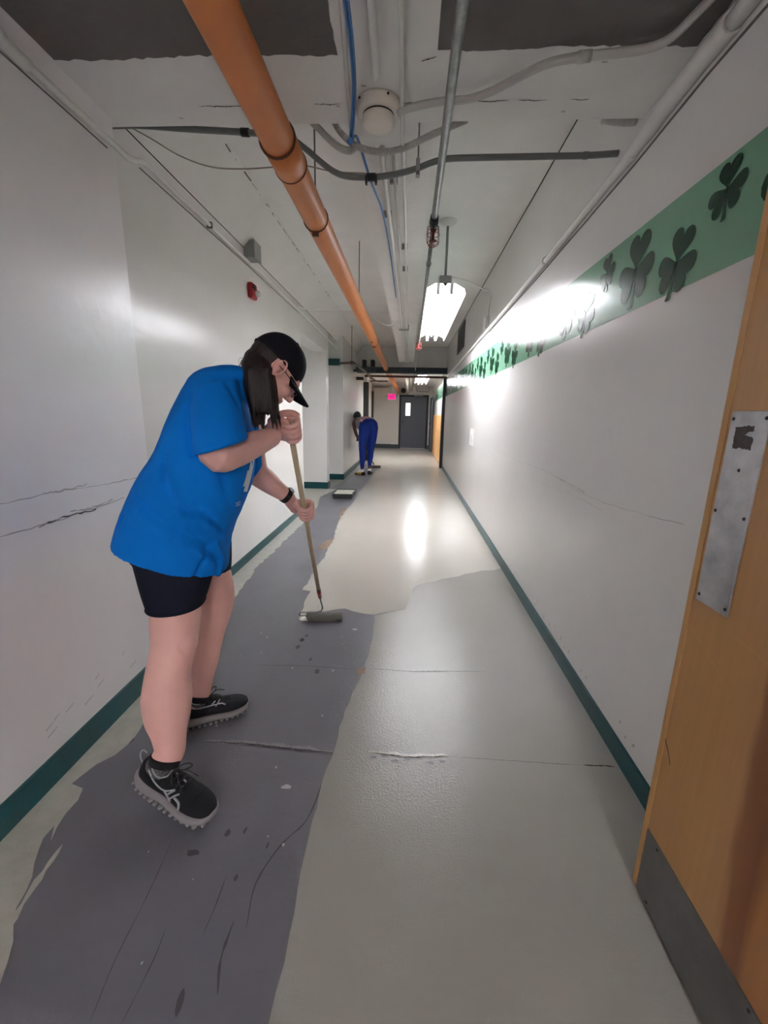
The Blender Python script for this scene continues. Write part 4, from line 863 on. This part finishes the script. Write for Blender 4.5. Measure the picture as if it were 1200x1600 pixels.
# shoes: heel at x=0, toe at x=.31
def shoe(root, heel, toe, lift, roll, label, trims, ankle, sock_top, sock_r):
    d = toe-heel; yaw = math.atan2(d.y, d.x); L_ = Vector((d.x,d.y,0)).length; s = L_/.305
    Mx = Matrix.Translation(heel) @ Matrix.Rotation(yaw, 4, 'Z') @ Matrix.Rotation(lift, 4, 'Y') @ Matrix.Rotation(roll, 4, 'X') @ Matrix.Diagonal((s,s*1.03,s,1))
    st_ = [(.0,.024,.030,.092),(.012,.034,.026,.108),(.045,.039,.024,.104),(.085,.039,.022,.098),(.12,.040,.022,.108),(.15,.043,.022,.100),(.18,.047,.022,.086),(.215,.050,.022,.076),(.25,.047,.024,.070),(.28,.036,.028,.060),(.298,.018,.032,.050)]
    up = MB(); rg = []
    for x, hw, z0, z1 in st_:
        r_ = []
        for j in range(24):
            t = 2*PI*j/24; cs, sn = math.cos(t), math.sin(t); zc = (z0+z1)/2; tap = 1-.30*max(0, sn)
            r_.append(Mx @ Vector((x, hw*tap*math.copysign(abs(cs)**.8, cs), zc+(z1-z0)/2*math.copysign(abs(sn)**.85, sn))))
        rg.append(r_)
    up.loft(interp_rings(rg, 3)); so_ = MB(); rg = []
    for x, hw, z0, z1 in [(-.014,.018,.024,.060),(-.006,.036,.010,.066),(.02,.046,.003,.058),(.06,.046,.0,.046),(.11,.043,.001,.040),(.16,.048,.001,.036),(.21,.055,.0,.033),(.25,.053,.003,.034),(.285,.040,.012,.040),(.303,.020,.021,.046)]:
        rg.append([Mx @ Vector((x, hw*math.copysign(abs(math.cos(2*PI*j/24))**.6, math.cos(2*PI*j/24)), (z0+z1)/2+(z1-z0)/2*math.copysign(abs(math.sin(2*PI*j/24))**.6, math.sin(2*PI*j/24)))) for j in range(24)])
    so_.loft(interp_rings(rg, 3))
    sho = obj('shoe', remesh(up, .004, 3), M_shoe, root); sho['label'] = label
    sole = so_.build('sole', M_sole, sho)
    lug = MB()
    for k in range(13):
        x = .0+.0235*k; hw = .044+.010*math.sin(min(1,x/.25)*PI*.75) if x < .27 else .036; zz = -.001 if x < .25 else .001+.2*(x-.25)
        for sd in (1,-1):
            vs = [Mx @ Vector((x+dx, sd*(hw-.011)+dy*sd, zz+dz)) for dz in (.0,.007) for dx, dy in ((0,0),(.010+.004*(k%2),0),(.010,.010),(.002,.010))]
            lug.add(vs, [(0,1,2,3),(4,5,6,7),(0,1,5,4),(1,2,6,5),(2,3,7,6),(3,0,4,7)])
    lug.build('tread', M_tread, sho)['kind'] = 'stuff'
    # sock
    a0 = Mx @ Vector((.062,0,.085)); skm = MB(); skm.tube(smoothpath([a0, a0.lerp(ankle,.6), ankle], 4), [.050*s*.9+.002]*5+[sock_r]*4, 22); sk = obj('sock', remesh(skm, .004, 3), M_sock, root)
    cd_ = (sock_top-ankle).normalized(); MB().tube([ankle-cd_*.012, ankle+cd_*.002, ankle+cd_*.010], [sock_r+.002,sock_r+.003,sock_r+.0015], 22).build('cuff', M_sockband, sk)
    trees = [bvh(sho), bvh(sk), bvh(sole)]
    for poly, r_ in trims['lines']:
        h = on_surface(trees, poly, 4, .0005)
        if len(h) > 1: MB().tube(h, r_, 6).build('overlay_stripe', M_trim, sho)
    for poly, r_ in trims['dark']:
        h = on_surface(trees, poly, 4, .0012)
        if len(h) > 1: MB().tube(h, r_, 6).build('seam', M_shoe, sho)
    lc_ = MB()
    for k in range(4):
        x = .125+.018*k; z = .110-.0075*k; lc_.tube(smoothpath([Mx @ Vector((x,-.024,z-.008)), Mx @ Vector((x+.004,0,z+.004)), Mx @ Vector((x,.024,z-.008))], 4), .0028, 6)
    for sy in (1,-1):
        lc_.tube(smoothpath([Mx @ Vector(v) for v in ((.128,0,.114),(.145,sy*.025,.128),(.165,sy*.040,.122),(.155,sy*.030,.108),(.130,0,.112))], 5), .0024, 6)
        lc_.tube(smoothpath([Mx @ Vector(v) for v in ((.130,0,.114),(.165,sy*.018,.120),(.20,sy*.034,.098))], 5), .0022, 6)
    lc_.build('laces', M_black, sho)
    MB().tube(smoothpath([Mx @ Vector(v) for v in ((-.001,-.010,.085),(-.016,-.006,.108),(-.012,.0,.124),(.004,.004,.118))], 5), .0022, 6).build('heel_loop', M_trim, sho)
    return sho
T1 = dict(lines=[([(239.6,1191),(239,1204),(246.7,1214),(260.8,1213),(269,1204.5),(282,1195),(294,1187)], .003), ([(232.5,1202),(241,1221),(256.6,1235),(273.6,1234)], .0028), ([(256.6,1235),(266.5,1252)], .0035), ([(263.7,1249),(272,1244),(280.7,1240.7)], .003), ([(262,1241),(274,1234.5)], .003),
     ([(272,1246),(279,1255),(278.5,1265)], .0042), ([(270,1205),(280,1211)], .0035), ([(287,1218),(291,1222)], .0032), ([(278,1221),(281,1222.5)], .003), ([(284.5,1230),(287.5,1228)], .003)], dark=[([(300,1250),(312,1241),(322,1230)], .0015)])
T2 = dict(lines=[([(293.3,1091.5),(300,1099),(308,1100.7),(315.5,1097),(324,1087.7),(330.7,1083.9)], .003), ([(330,1066),(331,1074),(331.7,1083)], .0025), ([(295,1106),(302.5,1107.7),(315.5,1106),(330.7,1102.3),(339,1100.7)], .0026), ([(330.7,1101),(336.6,1095.3)], .0026), ([(337,1104),(343.7,1093)], .0026), ([(340,1100),(347,1099),(352.3,1101)], .0032), ([(333.5,1086.5),(335,1086.5)], .003), ([(341.5,1086.6),(343,1086.6)], .003)], dark=[([(352,1083),(358,1088),(360,1093)], .0015)])
shoe(woman, Vector((-.880,1.175,.062)), Vector((-.590,1.080,0)), .16, .0, 'near black running shoe with grey sole, heel raised off the floor', T1, rank+Vector((.002,-.002,-.002)), P(266,1160,1.18), .048)
shoe(woman, Vector((-.935,1.497,.007)), Vector((-.688,1.648,.0)), 0, 0, 'far black running shoe with grey sole, flat on the floor', T2, lank+Vector((0,0,.01)), P(313,1070,1.57), .046)
# ---- roller she pushes
pr = empty('paint_roller', 'paint roller on a long wooden pole held by the woman in blue', 'paint roller'); bpy.context.view_layer.update()
rel(MB().tube([POLE_T.lerp(POLE_B,.012), POLE_T.lerp(POLE_B,.5), POLE_T.lerp(POLE_B,.93)], .0118, 14).build('pole', M_pole), pr)
rel(MB().tube([POLE_T.lerp(POLE_B,.925), POLE_T.lerp(POLE_B,.945), POLE_B], [.0128,.0135,.010], 12).build('red_grip', M_ferrule), pr)
rel(MB().tube([POLE_T.lerp(POLE_B,.915), POLE_T.lerp(POLE_B,.93)], .0132, 12).build('ferrule', M_brownpipe), pr)
RC0, RC1 = Vector((-.625,2.50,.030)), Vector((-.395,2.522,.030))
rel(MB().tube(smoothpath([POLE_B-pax*-.01, POLE_B-pax*.03, Vector((-.53,2.485,.075)), Vector((-.66,2.482,.062)), Vector((-.672,2.49,.035)), Vector((-.655,2.497,.030)), RC0], 4), .0042, 8).build('wire_frame', M_galv), pr)
rd = (RC1-RC0).normalized(); rel(MB().tube([RC0, RC0+rd*.006, RC1-rd*.006, RC1], [.022,.029,.029,.022], 24).build('roller_cover', M_nap), pr)
rel(MB().tube([RC0-rd*.004, RC0+rd*.004], .015, 14).build('end_cap', M_black), pr)
film('wet_paint_swath', [(-.68,2.50),(-.665,2.62),(-.42,2.62),(-.43,2.49),(-.66,2.478)], .0028, M_wet)
# ---- woman in leggings, far
def Q(x, y, D): return P(x, y, D)
b2 = MB()
limb(b2, [(Q(571.5,668,9.35), .13), (Q(568,684,9.32), .098), (Q(566.3,700,9.27), .072), (Q(566.2,707,9.25), .066), (Q(566.3,716,9.22), .062), (Q(566,727,9.2), .042), (Q(566,735,9.2), .036), (Q(566,740,9.2), .036)], 16)
limb(b2, [(Q(580.5,668,9.45), .13), (Q(581,684,9.45), .098), (Q(579.5,700,9.43), .072), (Q(579,706,9.42), .066), (Q(578.6,715,9.4), .060), (Q(577.5,726,9.38), .040), (Q(577.5,733,9.38), .034), (Q(577.5,738,9.38), .034)], 16)
b2.ell(Q(576,665,9.44), (.16,0,0), (0,.12,0), (0,0,.12))
b2.loft(interp_rings([ring_pts(Q(567,663,9.56), Q(584,664,9.56), Vector((0,.02,.09)), 20), ring_pts(Q(561,662,9.7), Q(582,663,9.7), Vector((0,.02,.09)), 20), ring_pts(Q(556,660,9.9), Q(580,660,9.9), Vector((0,.02,.08)), 20)], 4))
limb(b2, [(Q(556,657,9.85), .058), (Q(553.5,661,9.78), .047), (Q(554.3,670,9.7), .042), (Q(557,679,9.65), .038), (Q(560.5,687,9.65), .03)], 14)
limb(b2, [(Q(580,658,10.0), .07), (Q(577,668,9.95), .05), (Q(570,676,9.9), .042), (Q(563,682,9.75), .03)], 12)
hd = Q(558.5,651.5,10.05); limb(b2, [(Q(563,656,9.95), .06), (Q(560.5,653,10.08), .055), (hd, .07)], 12)
b2.ell(hd, (.085,0,0), (0,.10,0), (0,0,.105)); b2.ell(hd+Vector((0,.07,-.03)), (.055,0,0), (0,.05,0), (0,0,.06)); b2.ell(hd+Vector((0,.115,-.03)), (.014,0,0), (0,.018,0), (0,0,.02))
p2t = Q(559,683,9.62); p2b = Vector((-.85,10.55,.09)); pa2 = (p2t-p2b).normalized()
g2 = p2t-pa2*.06; grip(b2, g2, pa2, Vector((-1,0,.2)), Vector((.2,1,0)), Q(560.5,686,9.65)+Vector((0,0,.02)), .03, 1.0)
g3 = p2t-pa2*.22; grip(b2, g3, pa2, Vector((1,0,.2)), Vector((-.2,1,0)), Q(563,682,9.75), .028, 1.0)
far = obj('person', remesh(b2, .008, 3), M_skin2); tag(far, 'person in royal blue leggings bent over with back to camera', 'person')
lg = MB()
limb(lg, [(Q(571,668,9.35), .142), (Q(567.8,684,9.32), .108), (Q(566.2,700,9.27), .080), (Q(566.2,707,9.25), .072), (Q(566.3,716,9.22), .068), (Q(566,726,9.2), .049), (Q(566,730,9.2), .044)], 18)
limb(lg, [(Q(581,668,9.45), .142), (Q(581.2,684,9.45), .108), (Q(579.6,700,9.43), .080), (Q(579,706,9.42), .072), (Q(578.6,715,9.4), .066), (Q(577.6,724,9.38), .046), (Q(577.6,727,9.38), .043)], 18)
lg.ell(Q(576,664,9.44), (.205,0,0), (0,.165,0), (0,0,.155))
obj('leggings', remesh(lg, .008, 3), M_pants, far)
ts = MB(); ts.loft(interp_rings([ring_pts(Q(560,667,9.46), Q(588,662,9.52), Vector((0,.02,.15)), 22), ring_pts(Q(556,664,9.66), Q(586,660,9.7), Vector((0,.02,.15)), 22), ring_pts(Q(554.5,658.5,9.92), Q(582,658.5,9.95), Vector((0,.02,.11)), 22)], 4))
limb(ts, [(Q(557,657,9.88), .068), (Q(554,660,9.8), .054)], 14)
obj('t_shirt', remesh(ts, .008, 3), M_grayshirt, far)
MB().loft(interp_rings([ring_pts(Q(559.5,656.5,9.36), Q(578.5,655,9.36), Vector((0,.03,.045)), 16), ring_pts(Q(560.5,655,9.60), Q(578,653.5,9.60), Vector((0,.03,.05)), 16)], 3)).build('patterned_band', M_band, far)
MB().ell(hd+Vector((0,-.015,.02)), (.094,0,0), (0,.108,0), (0,0,.11), 16, 10).build('hair', M_jamb, far)
for (ax_, D, m1, nm) in ((566, 9.2, M_black, 'yellow and black shoe of the left foot'), (577.5, 9.38, M_black, 'black shoe of the right foot')):
    f0 = Q(ax_, 740 if ax_ < 570 else 738, D); f0.z = 0
    sho = MB(); yw = Vector((-1.6 if ax_ < 570 else .1, 1, 0)).normalized(); sd = Vector((yw.y,-yw.x,0)); rg = []
    for x, hw, z1 in ((-.07,.025,.07),(-.05,.040,.085),(0,.043,.085),(.06,.046,.07),(.12,.050,.055),(.17,.042,.045),(.195,.02,.035)):
        c0 = f0 + yw*x + Vector((0,0,z1/2+.002)); rg.append([c0 + sd*hw*math.cos(2*PI*j/14) + Vector((0,0,z1/2))*math.copysign(abs(math.sin(2*PI*j/14))**.7, math.sin(2*PI*j/14)) for j in range(14)])
    so2 = sho.loft(interp_rings(rg, 2)).build('shoe', m1, far); so2['label'] = nm
    MB().loft(interp_rings([[Vector((p.x,p.y,min(p.z,.022))) + (p-(f0+Vector((0,0,p.z-f0.z))))*.08*Vector((1,1,0)).length*0 for p in r_] for r_ in rg], 2)).build('sole', M_black, so2)
    if ax_ < 570: MB().loft(interp_rings([[c_ + (p-c_)*1.05 for p in r_] for r_ in rg[2:5] for c_ in [sum(r_, Vector())/len(r_)]], 2)).build('yellow_band', M_yellow, so2)
    lim = MB(); limb(lim, [(f0+Vector((0,0,.07)), .042), (f0+Vector((0,0,.115)), .040)], 14); lim.build('sock', M_whitefab, far)
pr2 = empty('paint_roller', 'distant paint roller on the floor beside the person in leggings', 'paint roller'); bpy.context.view_layer.update()
rel(MB().tube([p2t+pa2*.02, p2b], .012, 10).build('pole', M_steel), pr2)
rel(MB().tube(smoothpath([p2b, Vector((-.87,10.58,.06)), Vector((-.94,10.58,.05)), Vector((-.945,10.60,.032)), Vector((-.92,10.60,.032))], 4), .006, 6).build('wire_frame', M_galv), pr2)
rel(MB().tube([(-.92,10.60,.032),(-.69,10.62,.032)], .03, 16).build('roller_cover', M_brownpipe), pr2)
